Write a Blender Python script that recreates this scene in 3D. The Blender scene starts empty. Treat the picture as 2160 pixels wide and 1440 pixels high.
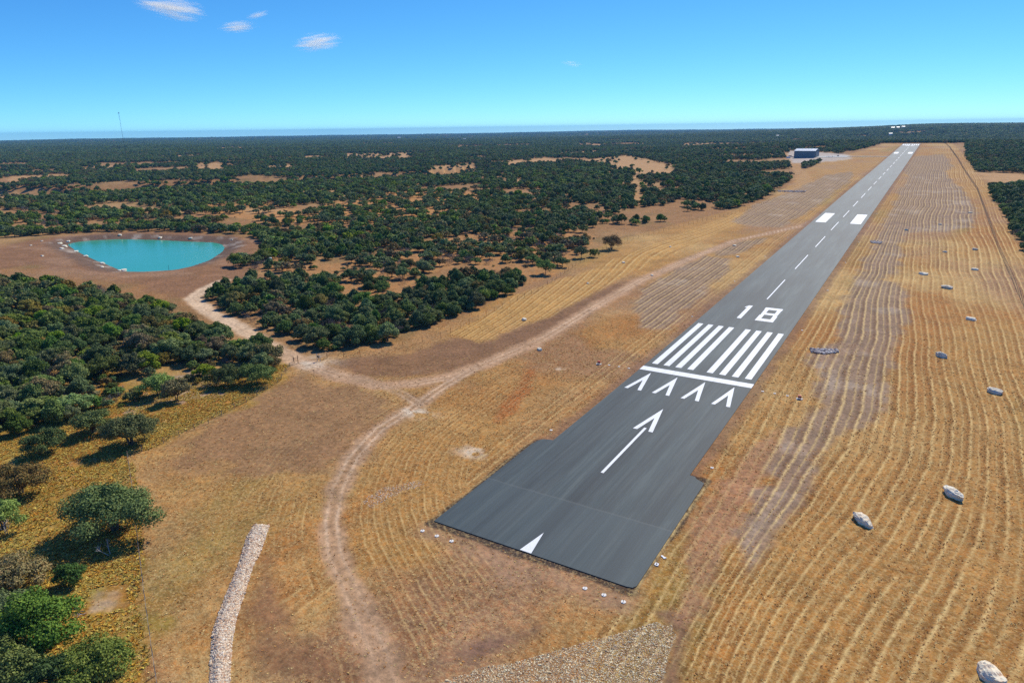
import bpy, math, random
import numpy as np
from mathutils import Matrix, Vector

# ------------------------------------------------------------------ camera, sky, sun, exposure
scene = bpy.context.scene
COL = scene.collection
CAM = np.array([48.714, -175.650, 66.218])          # x across the runway, y along it, metres
FPX = 1440.0
R = np.array([[0.85710343, 0.51497352, -0.01326589],
              [-0.14252234, 0.26179837, 0.95454125],
              [0.49503646*-1, 0.81624989, -0.29778351]])
cd = bpy.data.cameras.new("camera"); cam = bpy.data.objects.new("camera", cd); COL.objects.link(cam)
cd.sensor_width = 36.0; cd.sensor_fit = 'HORIZONTAL'; cd.lens = 24.0
cd.clip_start = 0.5; cd.clip_end = 200000.0
cam.matrix_world = Matrix(((R[0][0], R[1][0], -R[2][0], CAM[0]), (R[0][1], R[1][1], -R[2][1], CAM[1]),
                           (R[0][2], R[1][2], -R[2][2], CAM[2]), (0, 0, 0, 1)))
scene.camera = cam
SUN_EL, SUN_AZ = math.radians(44), math.radians(3)    # azimuth measured from +Y towards +X
w = bpy.data.worlds.new("World"); scene.world = w; w.use_nodes = True
nt = w.node_tree; nt.nodes.clear()
sky = nt.nodes.new('ShaderNodeTexSky'); sky.sky_type = 'NISHITA'; sky.sun_disc = False
sky.sun_elevation = SUN_EL; sky.sun_rotation = SUN_AZ
sky.altitude = 3000; sky.air_density = 0.5; sky.dust_density = 0.0; sky.ozone_density = 6.0
bg = nt.nodes.new('ShaderNodeBackground'); bg.inputs[1].default_value = 0.125
wo = nt.nodes.new('ShaderNodeOutputWorld')
# colour response of the camera to the sky: gain and shoulder for each channel
tc_ = nt.nodes.new('ShaderNodeTexCoord'); mp_ = nt.nodes.new('ShaderNodeMapping'); mp_.inputs['Location'].default_value = (0, 0, 0.012)   # the horizon dips below eye level
nt.links.new(tc_.outputs['Generated'], mp_.inputs[0]); nt.links.new(mp_.outputs[0], sky.inputs[0])
sp_ = nt.nodes.new('ShaderNodeSeparateColor'); cb_ = nt.nodes.new('ShaderNodeCombineColor'); nt.links.new(sky.outputs[0], sp_.inputs[0])
def wmath(op, a, b):
    n = nt.nodes.new('ShaderNodeMath'); n.operation = op
    for k, v in enumerate((a, b)):
        if hasattr(v, 'is_linked'): nt.links.new(v, n.inputs[k])
        else: n.inputs[k].default_value = v
    return n.outputs[0]
for i_, (gain, sh_, pw_) in enumerate(((1.35, 0.0, 1.25), (2.45, 0.95, 1.16), (3.2, 1.6, 1.0))):
    v_ = wmath('POWER', wmath('MULTIPLY', sp_.outputs[i_], 0.125), pw_)
    nt.links.new(wmath('DIVIDE', wmath('MULTIPLY', v_, gain/0.125), wmath('ADD', wmath('MULTIPLY', v_, sh_), 1.0)), cb_.inputs[i_])
nt.links.new(cb_.outputs[0], bg.inputs[0]); nt.links.new(bg.outputs[0], wo.inputs[0])
sd = bpy.data.lights.new("sun", 'SUN'); sd.energy = 4.7; sd.angle = math.radians(0.5); sd.color = (1.0, 0.94, 0.82)
sun = bpy.data.objects.new("sun", sd); COL.objects.link(sun)
sdir = Vector((math.sin(SUN_AZ)*math.cos(SUN_EL), math.cos(SUN_AZ)*math.cos(SUN_EL), math.sin(SUN_EL)))
sun.rotation_euler = sdir.to_track_quat('Z', 'Y').to_euler(); sun.location = (0, 0, 300)
scene.view_settings.view_transform = 'Standard'; scene.view_settings.look = 'None'
scene.view_settings.exposure = 0.0; scene.view_settings.gamma = 1.0
scene.cycles.volume_bounces = 2; scene.cycles.max_bounces = 6; scene.cycles.diffuse_bounces = 2
scene.cycles.volume_step_rate = 4.0; scene.cycles.volume_max_steps = 96
scene.cycles.use_denoising = False
scene.cycles.caustics_reflective = False; scene.cycles.caustics_refractive = False

# ------------------------------------------------------------------ helpers
rng = np.random.default_rng(7)
def tag(o, label=None, cat=None, group=None, kind=None):
    if label: o['label'] = label
    if cat: o['category'] = cat
    if group: o['group'] = group
    if kind: o['kind'] = kind
    return o
def link(name, data, parent=None, loc=None):
    o = bpy.data.objects.new(name, data); COL.objects.link(o)
    if parent is not None: o.parent = parent
    if loc is not None: o.location = loc
    return o
def empty(name, loc, rz=0.0, sc=1.0):
    o = link(name, None, None, loc); o.rotation_euler = (0, 0, rz); o.scale = (sc, sc, sc); o.empty_display_size = 0.5
    return o
def mesh_np(name, V, F, mats=(), smooth=False, fmat=None, attrs=None):
    """V (n,3); F (m,k) fixed-size polygons or a list of such arrays."""
    me = bpy.data.meshes.new(name)
    Fs = F if isinstance(F, list) else [F]
    Fs = [np.asarray(f, dtype=np.int32) for f in Fs if len(f)]
    V = np.asarray(V, dtype=np.float32)
    me.vertices.add(len(V)); me.vertices.foreach_set('co', V.ravel())
    nl = sum(f.size for f in Fs); npoly = sum(len(f) for f in Fs)
    me.loops.add(nl); me.loops.foreach_set('vertex_index', np.concatenate([f.ravel() for f in Fs]))
    me.polygons.add(npoly)
    tot = np.concatenate([np.full(len(f), f.shape[1], dtype=np.int32) for f in Fs])
    st = np.concatenate([[0], np.cumsum(tot)[:-1]]).astype(np.int32)
    me.polygons.foreach_set('loop_start', st); me.polygons.foreach_set('loop_total', tot)
    if fmat is not None: me.polygons.foreach_set('material_index', np.asarray(fmat, dtype=np.int32))
    me.polygons.foreach_set('use_smooth', np.full(npoly, bool(smooth)))
    for m in mats: me.materials.append(m)
    for k, a in (attrs or {}).items():
        a = np.asarray(a, dtype=np.float32)
        if a.ndim == 1:
            at = me.attributes.new(k, 'FLOAT', 'POINT'); at.data.foreach_set('value', a)
        else:
            at = me.attributes.new(k, 'FLOAT_COLOR', 'POINT')
            if a.shape[1] == 3: a = np.hstack([a, np.ones((len(a), 1), np.float32)])
            at.data.foreach_set('color', a.ravel())
    me.update(calc_edges=True); me.validate()
    return me
class MB:
    def __init__(s): s.V = []; s.F = []
    def add(s, vs, fs):
        b = len(s.V); s.V += [tuple(v) for v in vs]; s.F += [tuple(i+b for i in f) for f in fs]; return s
    def box(s, c, d, rz=0.0):
        x, y, z = [q/2 for q in d]; ca, sa = math.cos(rz), math.sin(rz)
        P = [(i*x, j*y, k*z) for k in (-1, 1) for j in (-1, 1) for i in (-1, 1)]
        return s.add([(c[0]+p[0]*ca-p[1]*sa, c[1]+p[0]*sa+p[1]*ca, c[2]+p[2]) for p in P],
              [(0, 2, 3, 1), (4, 5, 7, 6), (0, 1, 5, 4), (2, 6, 7, 3), (0, 4, 6, 2), (1, 3, 7, 5)])
    def tube(s, pts, rad, n=6, cap=True):
        pts = [Vector(p) for p in pts]; b = len(s.V)
        if not hasattr(rad, '__len__'): rad = [rad]*len(pts)
        for i, p in enumerate(pts):
            t = (pts[min(i+1, len(pts)-1)]-pts[max(i-1, 0)]).normalized()
            a = t.cross(Vector((0, 0, 1)));
            if a.length < 1e-3: a = Vector((1, 0, 0))
            a.normalize(); c = t.cross(a)
            for k in range(n):
                th = 2*math.pi*k/n; s.V.append(tuple(p+(a*math.cos(th)+c*math.sin(th))*rad[i]))
        for i in range(len(pts)-1):
            for k in range(n):
                k2 = (k+1) % n; s.F.append((b+i*n+k, b+i*n+k2, b+(i+1)*n+k2, b+(i+1)*n+k))
        if cap:
            s.F.append(tuple(b+k for k in range(n))[::-1]); s.F.append(tuple(b+(len(pts)-1)*n+k for k in range(n)))
        return s
    def mesh(s, name, mat, smooth=False):
        me = bpy.data.meshes.new(name); me.from_pydata(s.V, [], s.F)
        if mat: me.materials.append(mat)
        if smooth: me.polygons.foreach_set('use_smooth', [True]*len(me.polygons))
        me.update(); return me
    def build(s, name, mat, parent=None, loc=None, smooth=False):
        return link(name, s.mesh(name, mat, smooth), parent, loc)

def hsh(ix, iy, seed):
    h = (ix.astype(np.int64)*374761393 + iy.astype(np.int64)*668265263 + seed*1442695041) & 0xffffffff
    h = ((h ^ (h >> 13))*1274126177) & 0xffffffff
    return ((h ^ (h >> 16)) & 0xffff)/65535.0
def vn(x, y, s, seed=0):
    x = x/s; y = y/s; ix = np.floor(x); iy = np.floor(y); fx = x-ix; fy = y-iy
    fx = fx*fx*(3-2*fx); fy = fy*fy*(3-2*fy)
    a = hsh(ix, iy, seed); b = hsh(ix+1, iy, seed); c = hsh(ix, iy+1, seed); d = hsh(ix+1, iy+1, seed)
    return (a*(1-fx)+b*fx)*(1-fy)+(c*(1-fx)+d*fx)*fy - 0.5
def fbm(x, y, s, seed=0, o=4):
    r = 0; a = 1.0
    for i in range(o):
        r = r+a*vn(x+17.3*i, y-9.1*i, s, seed+i*31); a *= 0.5; s *= 0.5
    return r
def ss(a, b, x):
    t = np.clip((x-a)/(b-a), 0, 1); return t*t*(3-2*t)
def mix(a, b, t): return a*(1-t[..., None])+np.asarray(b)*t[..., None]

# ------------------------------------------------------------------ terrain height
KY = np.array([-400, -120, 0, 120, 260, 420, 600, 800, 1000, 1200, 1450, 1560, 1700, 1900, 2200, 3000, 40000.])
KZ = np.array([-0.9, -0.284, 0, 1.852, 4.311, 6.984, 9.896, 12.70, 15.90, 19.198, 23.222, 24.6, 22.0, 13.0, 6.0, 3.0, 3.0])
KM = np.gradient(KZ, KY); KM[-3:] = 0
def prof(u):
    u = np.clip(u, -399, 39999); i = np.clip(np.searchsorted(KY, u)-1, 0, len(KY)-2)
    h = KY[i+1]-KY[i]; t = (u-KY[i])/h
    return (2*t**3-3*t*t+1)*KZ[i]+(t**3-2*t*t+t)*h*KM[i]+(-2*t**3+3*t*t)*KZ[i+1]+(t**3-t*t)*h*KM[i+1]
def seg_d(x, y, P, closed=False):
    P = np.asarray(P, float); d = np.full(np.shape(x), 1e9); n = len(P)
    for i in range(n if closed else n-1):
        a = P[i]; b = P[(i+1) % n]; ex, ey = b-a; L = ex*ex+ey*ey+1e-9
        t = np.clip(((x-a[0])*ex+(y-a[1])*ey)/L, 0, 1)
        d = np.minimum(d, np.hypot(x-a[0]-t*ex, y-a[1]-t*ey))
    return d
def inside(x, y, P):
    P = np.asarray(P, float); r = np.zeros(np.shape(x), bool); n = len(P); j = n-1
    for i in range(n):
        xi, yi = P[i]; xj, yj = P[j]
        c = ((yi > y) != (yj > y)) & (x < (xj-xi)*(y-yi)/((yj-yi) or 1e-9)+xi); r ^= c; j = i
    return r
def sdist(x, y, P, pad=60.0):
    """signed distance, positive inside; clipped at -pad outside"""
    P = np.asarray(P, float); x = np.asarray(x, float); y = np.asarray(y, float)
    out = np.full(x.shape, -float(pad)); lo = P.min(0)-pad; hi = P.max(0)+pad
    m = (x > lo[0]) & (x < hi[0]) & (y > lo[1]) & (y < hi[1])
    if m.any():
        xs, ys = x[m], y[m]; d = seg_d(xs, ys, P, True); out[m] = np.where(inside(xs, ys, P), d, -d)
    return out
POND_Z = -1.9
BERM = [(-45.5, -108.9), (-43.7, -112.0), (-38.4, -117.9), (-34.7, -122.6), (-31.3, -126.8), (-28.7, -129.8), (-25.7, -132.3), (-20.8, -136.1), (-15.7, -139.8), (-13.6, -138.6), (-18.6, -134.8), (-21.2, -132.6), (-24.7, -129.7), (-28.2, -126.2), (-31.6, -122.1), (-35.5, -117.7), (-38.3, -113.5), (-43.0, -107.8)]
def plane_pt(px, py, z):
    d = R.T @ np.array([(px-1080)/FPX, (720-py)/FPX, 1.0]); t = (z-CAM[2])/d[2]; X = CAM+d*t; return (X[0], X[1])
POND = [plane_pt(a, b, POND_Z) for a, b in [(142.8, 515.4), (165, 510), (201, 506.7), (255.6, 504.7), (333, 506.6), (403, 510), (450, 511.5), (469.4, 516.4),
        (473.7, 522.2), (465.5, 532), (440, 548.5), (401, 563), (362.5, 570.8), (314, 573.7), (275, 573.7), (251.7, 569.9), (224, 558), (187.5, 541.7), (158, 527)]]
ESC = [(-2200, 500), (-1050, 250), (-905, 330), (-820, 420), (-720, 560), (-640, 700)]
def T(x, y, runway=True):
    x = np.asarray(x, float); y = np.asarray(y, float)
    p = prof(y); wl = 1-0.72*ss(-90, -650, -0-x*-1*-1) if False else 1-0.72*ss(90, 650, -x)
    p = p*wl
    r = np.hypot(x-CAM[0], y-CAM[1])
    off = np.maximum(ss(22, 160, np.abs(x)), ss(1560, 1900, y))
    z = p + off*(ss(150, 900, r)*5.0*fbm(x, y, 420, 3, 3) + ss(1500, 6000, r)*24*fbm(x, y, 2600, 11, 3))
    # the far ridge to the south-west of the strip
    z = z + 38*ss(1800, 4300, y)*ss(-2600, 500, x)*(1-0.7*ss(6000, 14000, r))
    z = z - r*r/(2*6.371e6)
    # north-facing creek bank, left
    dE = seg_d(x, y, ESC); side = np.where(inside(x, y, ESC+[(-640, 4000), (-2200, 4000)]), 1.0, -1.0)*dE
    z = z - 13*ss(-170, -30, side)*(1-ss(-26, 10, side))
    near = ss(300, 900, r)
    # pond basin
    dp = sdist(x, y, POND, 90)
    rim = 1.3 + 0.5*vn(x, y, 25, 5)
    zb = np.where(dp > 0, POND_Z-0.25*np.minimum(dp, 8), POND_Z + rim*ss(0, 7, -dp) + 0.9*ss(5, 12, -dp)*(1-ss(16, 60, -dp)))
    k = ss(70, 24, -dp) if False else 1-ss(24, 70, -dp)
    z = z*(1-k)+zb*k
    # small undulation of unmown ground
    amp = ss(19, 30, np.abs(x))*(1-ss(0, 1, k)*0.5)
    z = z + amp*(0.35*vn(x, y, 22, 8)+0.10*vn(x, y, 5, 9))
    dB = sdist(x, y, BERM, 3); z = z + 0.5*ss(-0.1, 1.1, dB)
    if runway:
        on = (1-ss(14.6, 15.3, np.abs(x)))*ss(-54, -52, y)*(1-ss(1528, 1532, y))
        on = np.maximum(on, (1-ss(17.8, 18.5, np.abs(x)))*ss(-91.6, -90.8, y)*(1-ss(-54, -52.5, y)))
        z = z - 0.35*on
    return z
def G(px, py, n=4):
    """ground point seen along the ray through photograph pixel (px, py)"""
    d = R.T @ np.array([(px-1080)/FPX, (720-py)/FPX, 1.0]); d /= np.linalg.norm(d)
    t = np.concatenate([np.arange(60, 1200, 2.0), np.geomspace(1200, 14000, 600)])
    X = CAM[:, None]+d[:, None]*t; h = X[2]-T(X[0], X[1], False); k = int(np.argmax(h < 0))
    if h[k] >= 0: k = len(t)-1
    a, b = t[max(k-1, 0)], t[k]; ts = np.linspace(a, b, 40)
    X = CAM[:, None]+d[:, None]*ts; h = X[2]-T(X[0], X[1], False); k = int(np.argmax(h < 0)); X = X[:, k]
    return (float(X[0]), float(X[1]))
def GP(pts): return [G(a, b) for a, b in pts]
def proj(x, y, z):
    dx, dy, dz = x-CAM[0], y-CAM[1], z-CAM[2]
    a = R[0][0]*dx+R[0][1]*dy+R[0][2]*dz; b = R[1][0]*dx+R[1][1]*dy+R[1][2]*dz; c = R[2][0]*dx+R[2][1]*dy+R[2][2]*dz
    c = np.where(np.abs(c) < 1e-6, 1e-6, c)
    return 1080+FPX*a/c, 720-FPX*b/c, c
def tz(x, y): return float(T(np.array([x]), np.array([y]), False)[0])

# ------------------------------------------------------------------ material helpers
def new_mat(name):
    m = bpy.data.materials.new(name); m.use_nodes = True; t = m.node_tree; p = t.nodes['Principled BSDF']; return m, t, p
def nd(t, typ, **kw):
    n = t.nodes.new(typ)
    for k, v in kw.items():
        if k in n.inputs: n.inputs[k].default_value = v
        else: setattr(n, k, v)
    return n
def ramp(t, fac, stops):
    r = t.nodes.new('ShaderNodeValToRGB'); cr = r.color_ramp
    while len(cr.elements) < len(stops): cr.elements.new(0.5)
    for e, (p, c) in zip(cr.elements, stops): e.position = p; e.color = (*c, 1) if len(c) == 3 else c
    t.links.new(fac, r.inputs[0]); return r.outputs[0]
def cmix(t, fac, a, b, mode='MIX'):
    m = t.nodes.new('ShaderNodeMix'); m.data_type = 'RGBA'; m.blend_type = mode
    for s, v in ((m.inputs[0], fac), (m.inputs[6], a), (m.inputs[7], b)):
        if hasattr(v, 'is_linked'): t.links.new(v, s)
        else: s.default_value = v if not isinstance(v, tuple) else (*v, 1)[:4]
    return m.outputs[2]
def mth(t, op, a, b=None, c=None, clamp=False):
    m = t.nodes.new('ShaderNodeMath'); m.operation = op; m.use_clamp = clamp
    for i, v in enumerate((a, b, c)):
        if v is None: continue
        if hasattr(v, 'is_linked'): t.links.new(v, m.inputs[i])
        else: m.inputs[i].default_value = v
    return m.outputs[0]
def noise(t, vec, scale, detail=3.0, rough=0.6):
    n = nd(t, 'ShaderNodeTexNoise', Scale=scale, Detail=detail, Roughness=rough)
    if vec is not None: t.links.new(vec, n.inputs['Vector'])
    return n.outputs['Fac']
def worldpos(t): return t.nodes.new('ShaderNodeNewGeometry').outputs['Position']
def attr(t, name, typ='GEOMETRY'):
    a = t.nodes.new('ShaderNodeAttribute'); a.attribute_name = name; a.attribute_type = typ; return a
def flat_mat(name, col, rough=0.8, spec=0.3, var=0.12, scale=3.0, metallic=0.0):
    m, t, p = new_mat(name); n = noise(t, worldpos(t), scale, 4)
    t.links.new(ramp(t, n, [(0.25, tuple(c*(1-var) for c in col)), (0.75, tuple(min(1, c*(1+var)) for c in col))]), p.inputs['Base Color'])
    p.inputs['Roughness'].default_value = rough; p.inputs['Specular IOR Level'].default_value = spec; p.inputs['Metallic'].default_value = metallic
    return m

# ground ---------------------------------------------------------
def ground_material():
    m, t, p = new_mat('ground'); L = t.links; pos = worldpos(t)
    col = attr(t, 'col').outputs['Color']; fur = attr(t, 'fur').outputs['Fac']; fph = attr(t, 'fph').outputs['Fac']; gr = attr(t, 'gr').outputs['Fac']
    n1 = noise(t, pos, 0.9, 5, 0.65); n2 = noise(t, pos, 3.2, 3, 0.7); n3 = noise(t, pos, 0.12, 4, 0.6)
    def stretch(n, lo, hi, a, b):
        r_ = nd(t, 'ShaderNodeMapRange'); L.new(n, r_.inputs['Value'])
        for q_, v_ in zip(('From Min', 'From Max', 'To Min', 'To Max'), (lo, hi, a, b)): r_.inputs[q_].default_value = v_
        return r_.outputs[0]
    v = stretch(n1, 0.32, 0.68, 0.66, 1.30); v2 = stretch(n3, 0.33, 0.67, 0.82, 1.16); v3 = stretch(n2, 0.34, 0.66, 0.78, 1.20)
    c = cmix(t, 1.0, col, mth(t, 'MULTIPLY', mth(t, 'MULTIPLY', v, v2), v3), 'MULTIPLY')
    c = cmix(t, mth(t, 'MULTIPLY', stretch(noise(t, pos, 0.45, 4, 0.65), 0.45, 0.62, 0.0, 0.6), gr), c, cmix(t, 1.0, c, (1.12, 0.88, 0.62), 'MULTIPLY'))
    # rust-coloured tufts in the straw, with their shadow sides painted into the colour
    tf = ramp(t, n2, [(0.47, (0, 0, 0)), (0.56, (1, 1, 1))]); tf = mth(t, 'MULTIPLY', tf, gr)
    c = cmix(t, mth(t, 'MULTIPLY', tf, 0.8), c, cmix(t, 1.0, c, (0.55, 0.36, 0.26), 'MULTIPLY'))
    # pale straw between tufts
    pf = ramp(t, noise(t, pos, 2.1, 4, 0.7), [(0.50, (0, 0, 0)), (0.60, (1, 1, 1))])
    c = cmix(t, mth(t, 'MULTIPLY', mth(t, 'MULTIPLY', pf, gr), 0.5), c, (0.64, 0.45, 0.20))
    # drill lines
    wob = mth(t, 'ADD', mth(t, 'MULTIPLY', noise(t, pos, 0.03, 2), 1.6), mth(t, 'MULTIPLY_ADD', noise(t, pos, 0.35, 3), 0.8, fph))
    def line(period, width, ph=0.0):
        s = mth(t, 'FRACT', mth(t, 'DIVIDE', mth(t, 'ADD', wob, ph), period)); s = mth(t, 'ABSOLUTE', mth(t, 'SUBTRACT', s, 0.5))
        return mth(t, 'SUBTRACT', 1.0, mth(t, 'DIVIDE', s, width), clamp=True)
    brk = ramp(t, noise(t, pos, 0.07, 4, 0.65), [(0.31, (0.08, 0.08, 0.08)), (0.48, (1, 1, 1))])
    brk2 = ramp(t, noise(t, pos, 1.4, 3), [(0.32, (0.25, 0.25, 0.25)), (0.54, (1, 1, 1))])
    l1 = mth(t, 'MULTIPLY', mth(t, 'MULTIPLY', line(3.7, 0.13), fur), mth(t, 'MULTIPLY', brk, brk2))
    c = cmix(t, mth(t, 'MULTIPLY', l1, 0.86), c, (0.74, 0.53, 0.22))
    l3 = mth(t, 'MULTIPLY', mth(t, 'MULTIPLY', line(3.7, 0.09, 1.85), fur), mth(t, 'MULTIPLY', brk, brk2))
    c = cmix(t, mth(t, 'MULTIPLY', l3, 0.75), c, (0.60, 0.42, 0.17))
    l2 = mth(t, 'MULTIPLY', mth(t, 'MULTIPLY', line(3.7, 0.20, 0.75), fur), brk)
    c = cmix(t, mth(t, 'MULTIPLY', l2, 0.65), c, cmix(t, 1.0, c, (0.62, 0.50, 0.40), 'MULTIPLY'))
    # scattered pale stones and grit
    st = nd(t, 'ShaderNodeTexVoronoi', Scale=1.3); L.new(pos, st.inputs['Vector'])
    sp = ramp(t, st.outputs['Distance'], [(0.05, (1, 1, 1)), (0.10, (0, 0, 0))])
    sel = ramp(t, st.outputs['Color'], [(0.72, (0, 0, 0)), (0.76, (1, 1, 1))])
    c = cmix(t, mth(t, 'MULTIPLY', mth(t, 'MULTIPLY', sp, sel), attr(t, 'grit').outputs['Fac']), c, (0.66, 0.55, 0.44))
    L.new(c, p.inputs['Base Color']); p.inputs['Roughness'].default_value = 0.95; p.inputs['Specular IOR Level'].default_value = 0.1
    b = nd(t, 'ShaderNodeBump', Strength=0.9, Distance=0.14); L.new(mth(t, 'ADD', n1, mth(t, 'MULTIPLY', n2, mth(t, 'MULTIPLY_ADD', gr, 0.8, 0.25))), b.inputs['Height']); L.new(b.outputs[0], p.inputs['Normal'])
    return m

# pixel outlines of the ground's areas, turned once into world points
TR_MAIN = GP([(470, 592), (440, 606), (405, 628), (440, 658), (520, 700), (580, 735), (640, 766), (720, 795), (800, 812), (870, 810), (950, 796), (1030, 765), (1150, 712), (1250, 650), (1350, 592), (1450, 548), (1550, 508), (1640, 488), (1700, 474), (1760, 440)])
TR_BR = GP([(1000, 778), (940, 812), (870, 860), (800, 905), (745, 965), (712, 1030), (698, 1100), (706, 1170), (740, 1245), (770, 1310), (800, 1380), (815, 1440), (830, 1520)])
TR_X = GP([(690, 785), (760, 800), (850, 830), (880, 850)])
AREAS = {k: GP(v) for k, v in dict(
 gp1=[(1870, 590), (1910, 600), (1912, 640), (1895, 720), (1880, 790), (1872, 850), (1840, 885), (1790, 905), (1745, 935), (1730, 980), (1712, 1030), (1690, 1062), (1660, 1120), (1610, 1190), (1575, 1210), (1560, 1150), (1590, 1060), (1620, 1020), (1630, 960), (1655, 900), (1700, 875), (1735, 855), (1730, 800), (1705, 770), (1712, 745), (1765, 720), (1775, 660), (1790, 610), (1815, 570), (1850, 500), (1880, 440), (1900, 400), (1920, 370), (1990, 360), (2030, 400), (2060, 440), (2050, 480), (1990, 490), (1930, 490), (1900, 500), (1905, 560)],
 gp2=[(1340, 640), (1370, 600), (1430, 560), (1490, 540), (1545, 545), (1530, 580), (1480, 630), (1400, 690), (1350, 690)],
 gp3=[(1540, 468), (1590, 432), (1680, 400), (1740, 370), (1800, 362), (1790, 385), (1740, 420), (1700, 452), (1650, 480), (1590, 478)],
 gp4=[(1500, 530), (1560, 510), (1625, 500), (1600, 515), (1560, 535), (1510, 545)],
 gp5=[(1900, 360), (1930, 330), (1990, 325), (2010, 350), (1990, 372), (1930, 380)],
 bare1=[(330, 955), (430, 875), (560, 815), (640, 785), (720, 805), (850, 835), (850, 870), (790, 905), (740, 960), (700, 1000), (620, 1005), (500, 1000), (400, 985)],
 bare2=[(690, 765), (850, 745), (950, 715), (1060, 705), (1150, 668), (1270, 610), (1330, 590), (1260, 640), (1170, 700), (1080, 748), (960, 790), (850, 803), (740, 798)],
 bare3=[(500, 1460), (500, 1300), (560, 1180), (610, 1240), (640, 1330), (740, 1360), (800, 1400), (830, 1470)],
 bare4=[(900, 1110), (1000, 1130), (1110, 1180), (1230, 1225), (1340, 1262), (1320, 1290), (1230, 1270), (1150, 1240), (1080, 1260), (1010, 1200), (930, 1150), (880, 1130)],
 bare5=[(850, 1440), (870, 1400), (950, 1360), (1060, 1330), (1150, 1315), (1120, 1345), (1010, 1390), (900, 1440)],
 bare6=[(1380, 1290), (1420, 1280), (1450, 1330), (1430, 1440), (1400, 1460), (1410, 1380), (1425, 1330)],
 bare7=[(1460, 1120), (1500, 1050), (1590, 930), (1640, 900), (1650, 950), (1600, 1040), (1560, 1110), (1480, 1240), (1440, 1300)],
 lime1=[(965, 945), (1000, 945), (1022, 940), (1020, 955), (990, 965), (965, 970)],
 lime2=[(980, 1040), (985, 1043)],
 straw1=[(955, 702), (1100, 618), (1250, 566), (1400, 506), (1560, 446), (1600, 455), (1450, 520), (1300, 592), (1150, 668), (1010, 722)],
 rust=[(1040, 880), (1080, 830), (1115, 780), (1130, 775), (1120, 820), (1080, 870), (1050, 890)],
 apron=[(-60, 545), (0, 522), (60, 506), (150, 496), (260, 490), (400, 491), (500, 497), (545, 508), (560, 560), (520, 585), (470, 592), (440, 606), (400, 632), (360, 625), (300, 605), (250, 592), (150, 580), (60, 562), (-60, 575)],
 weeds=[(615, 768), (590, 805), (520, 848), (430, 893), (340, 938), (283, 965), (300, 1100), (318, 1440), (320, 1500), (-100, 1500), (-100, 880), (200, 850), (330, 800), (480, 790), (560, 770)],
 weeds2=[(215, 740), (270, 720), (290, 740), (270, 790), (240, 830), (200, 870), (170, 860), (220, 800)],
 greeng=[(1480, 780), (1540, 760), (1570, 775), (1520, 800)],
 rocky=[(195, 1240), (270, 1230), (275, 1280), (180, 1300)],
 rocky2=[(380, 790), (440, 780), (450, 830), (380, 850), (300, 860), (330, 820)],
 pasture=[(400, 432), (560, 428), (650, 445), (740, 415), (860, 400), (1010, 405), (1015, 440), (1000, 462), (880, 470), (700, 472), (560, 470), (470, 455)],
 glade=[(480, 540), (560, 552), (640, 556), (700, 556), (860, 525), (900, 505), (1040, 492), (1150, 484), (1220, 484), (1260, 500), (1190, 560), (1120, 598), (1080, 575), (990, 560), (905, 575), (860, 608), (760, 640), (720, 615), (730, 580), (560, 574), (500, 565)],
 cl1=[(730, 324), (870, 322), (870, 336), (730, 338)], cl2=[(1040, 342), (1150, 332), (1210, 338), (1070, 352)],
 cl3=[(1230, 338), (1320, 328), (1430, 350), (1420, 372), (1352, 376), (1356, 430), (1332, 432), (1335, 362)],
 cl4=[(1220, 304), (1360, 302), (1360, 307), (1220, 309)], cl5=[(410, 345), (470, 343), (475, 365), (415, 362)], cl6=[(-40, 402), (100, 398), (110, 420), (-40, 428)],
 cl7=[(1440, 303), (1640, 300), (1640, 306), (1440, 312)], cl8=[(560, 350), (620, 346), (640, 356), (570, 362)], cl9=[(960, 308), (1120, 304), (1120, 309), (960, 313)],
 cl10=[(500, 440), (580, 436), (600, 446), (520, 452)], cl11=[(330, 395), (400, 392), (420, 400), (340, 404)], cl12=[(20, 372), (140, 366), (160, 376), (30, 386)], cl13=[(620, 405), (700, 400), (720, 410), (640, 416)],
 cl14=[(160, 352), (260, 348), (270, 357), (170, 361)], cl15=[(1080, 448), (1150, 440), (1160, 452), (1090, 458)], cl16=[(900, 352), (1000, 346), (1010, 356), (910, 362)], cl17=[(1060, 380), (1120, 376), (1130, 384), (1070, 390)], cl18=[(1180, 322), (1260, 318), (1265, 325), (1185, 330)],
 cl19=[(640, 330), (700, 327), (705, 335), (645, 338)], cl20=[(330, 330), (420, 326), (425, 333), (335, 337)], cl21=[(1500, 315), (1600, 310), (1605, 317), (1505, 321)], cl22=[(760, 302), (840, 300), (842, 304), (762, 306)], cl23=[(450, 312), (540, 310), (542, 315), (452, 317)],
 lane=[(1652, 322), (1668, 322), (1700, 360), (1716, 385), (1690, 420), (1620, 440), (1600, 432), (1680, 392), (1672, 360)],
 yard=[(1662, 318), (1735, 322), (1790, 326), (1800, 336), (1760, 340), (1700, 345), (1668, 345)],
 rtwd=[(2050, 362), (2160, 366), (2230, 380), (2230, 400), (2120, 386), (2066, 378)]).items()}
AREAS['undergrowth'] = GP([(-160, 600), (0, 602), (250, 632), (420, 700), (560, 755), (585, 775), (540, 800), (330, 790), (200, 880), (-160, 1000)])
AREAS['lime2'] = [(a[0]-6, a[1]) for a in AREAS['lime1']]
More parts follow.
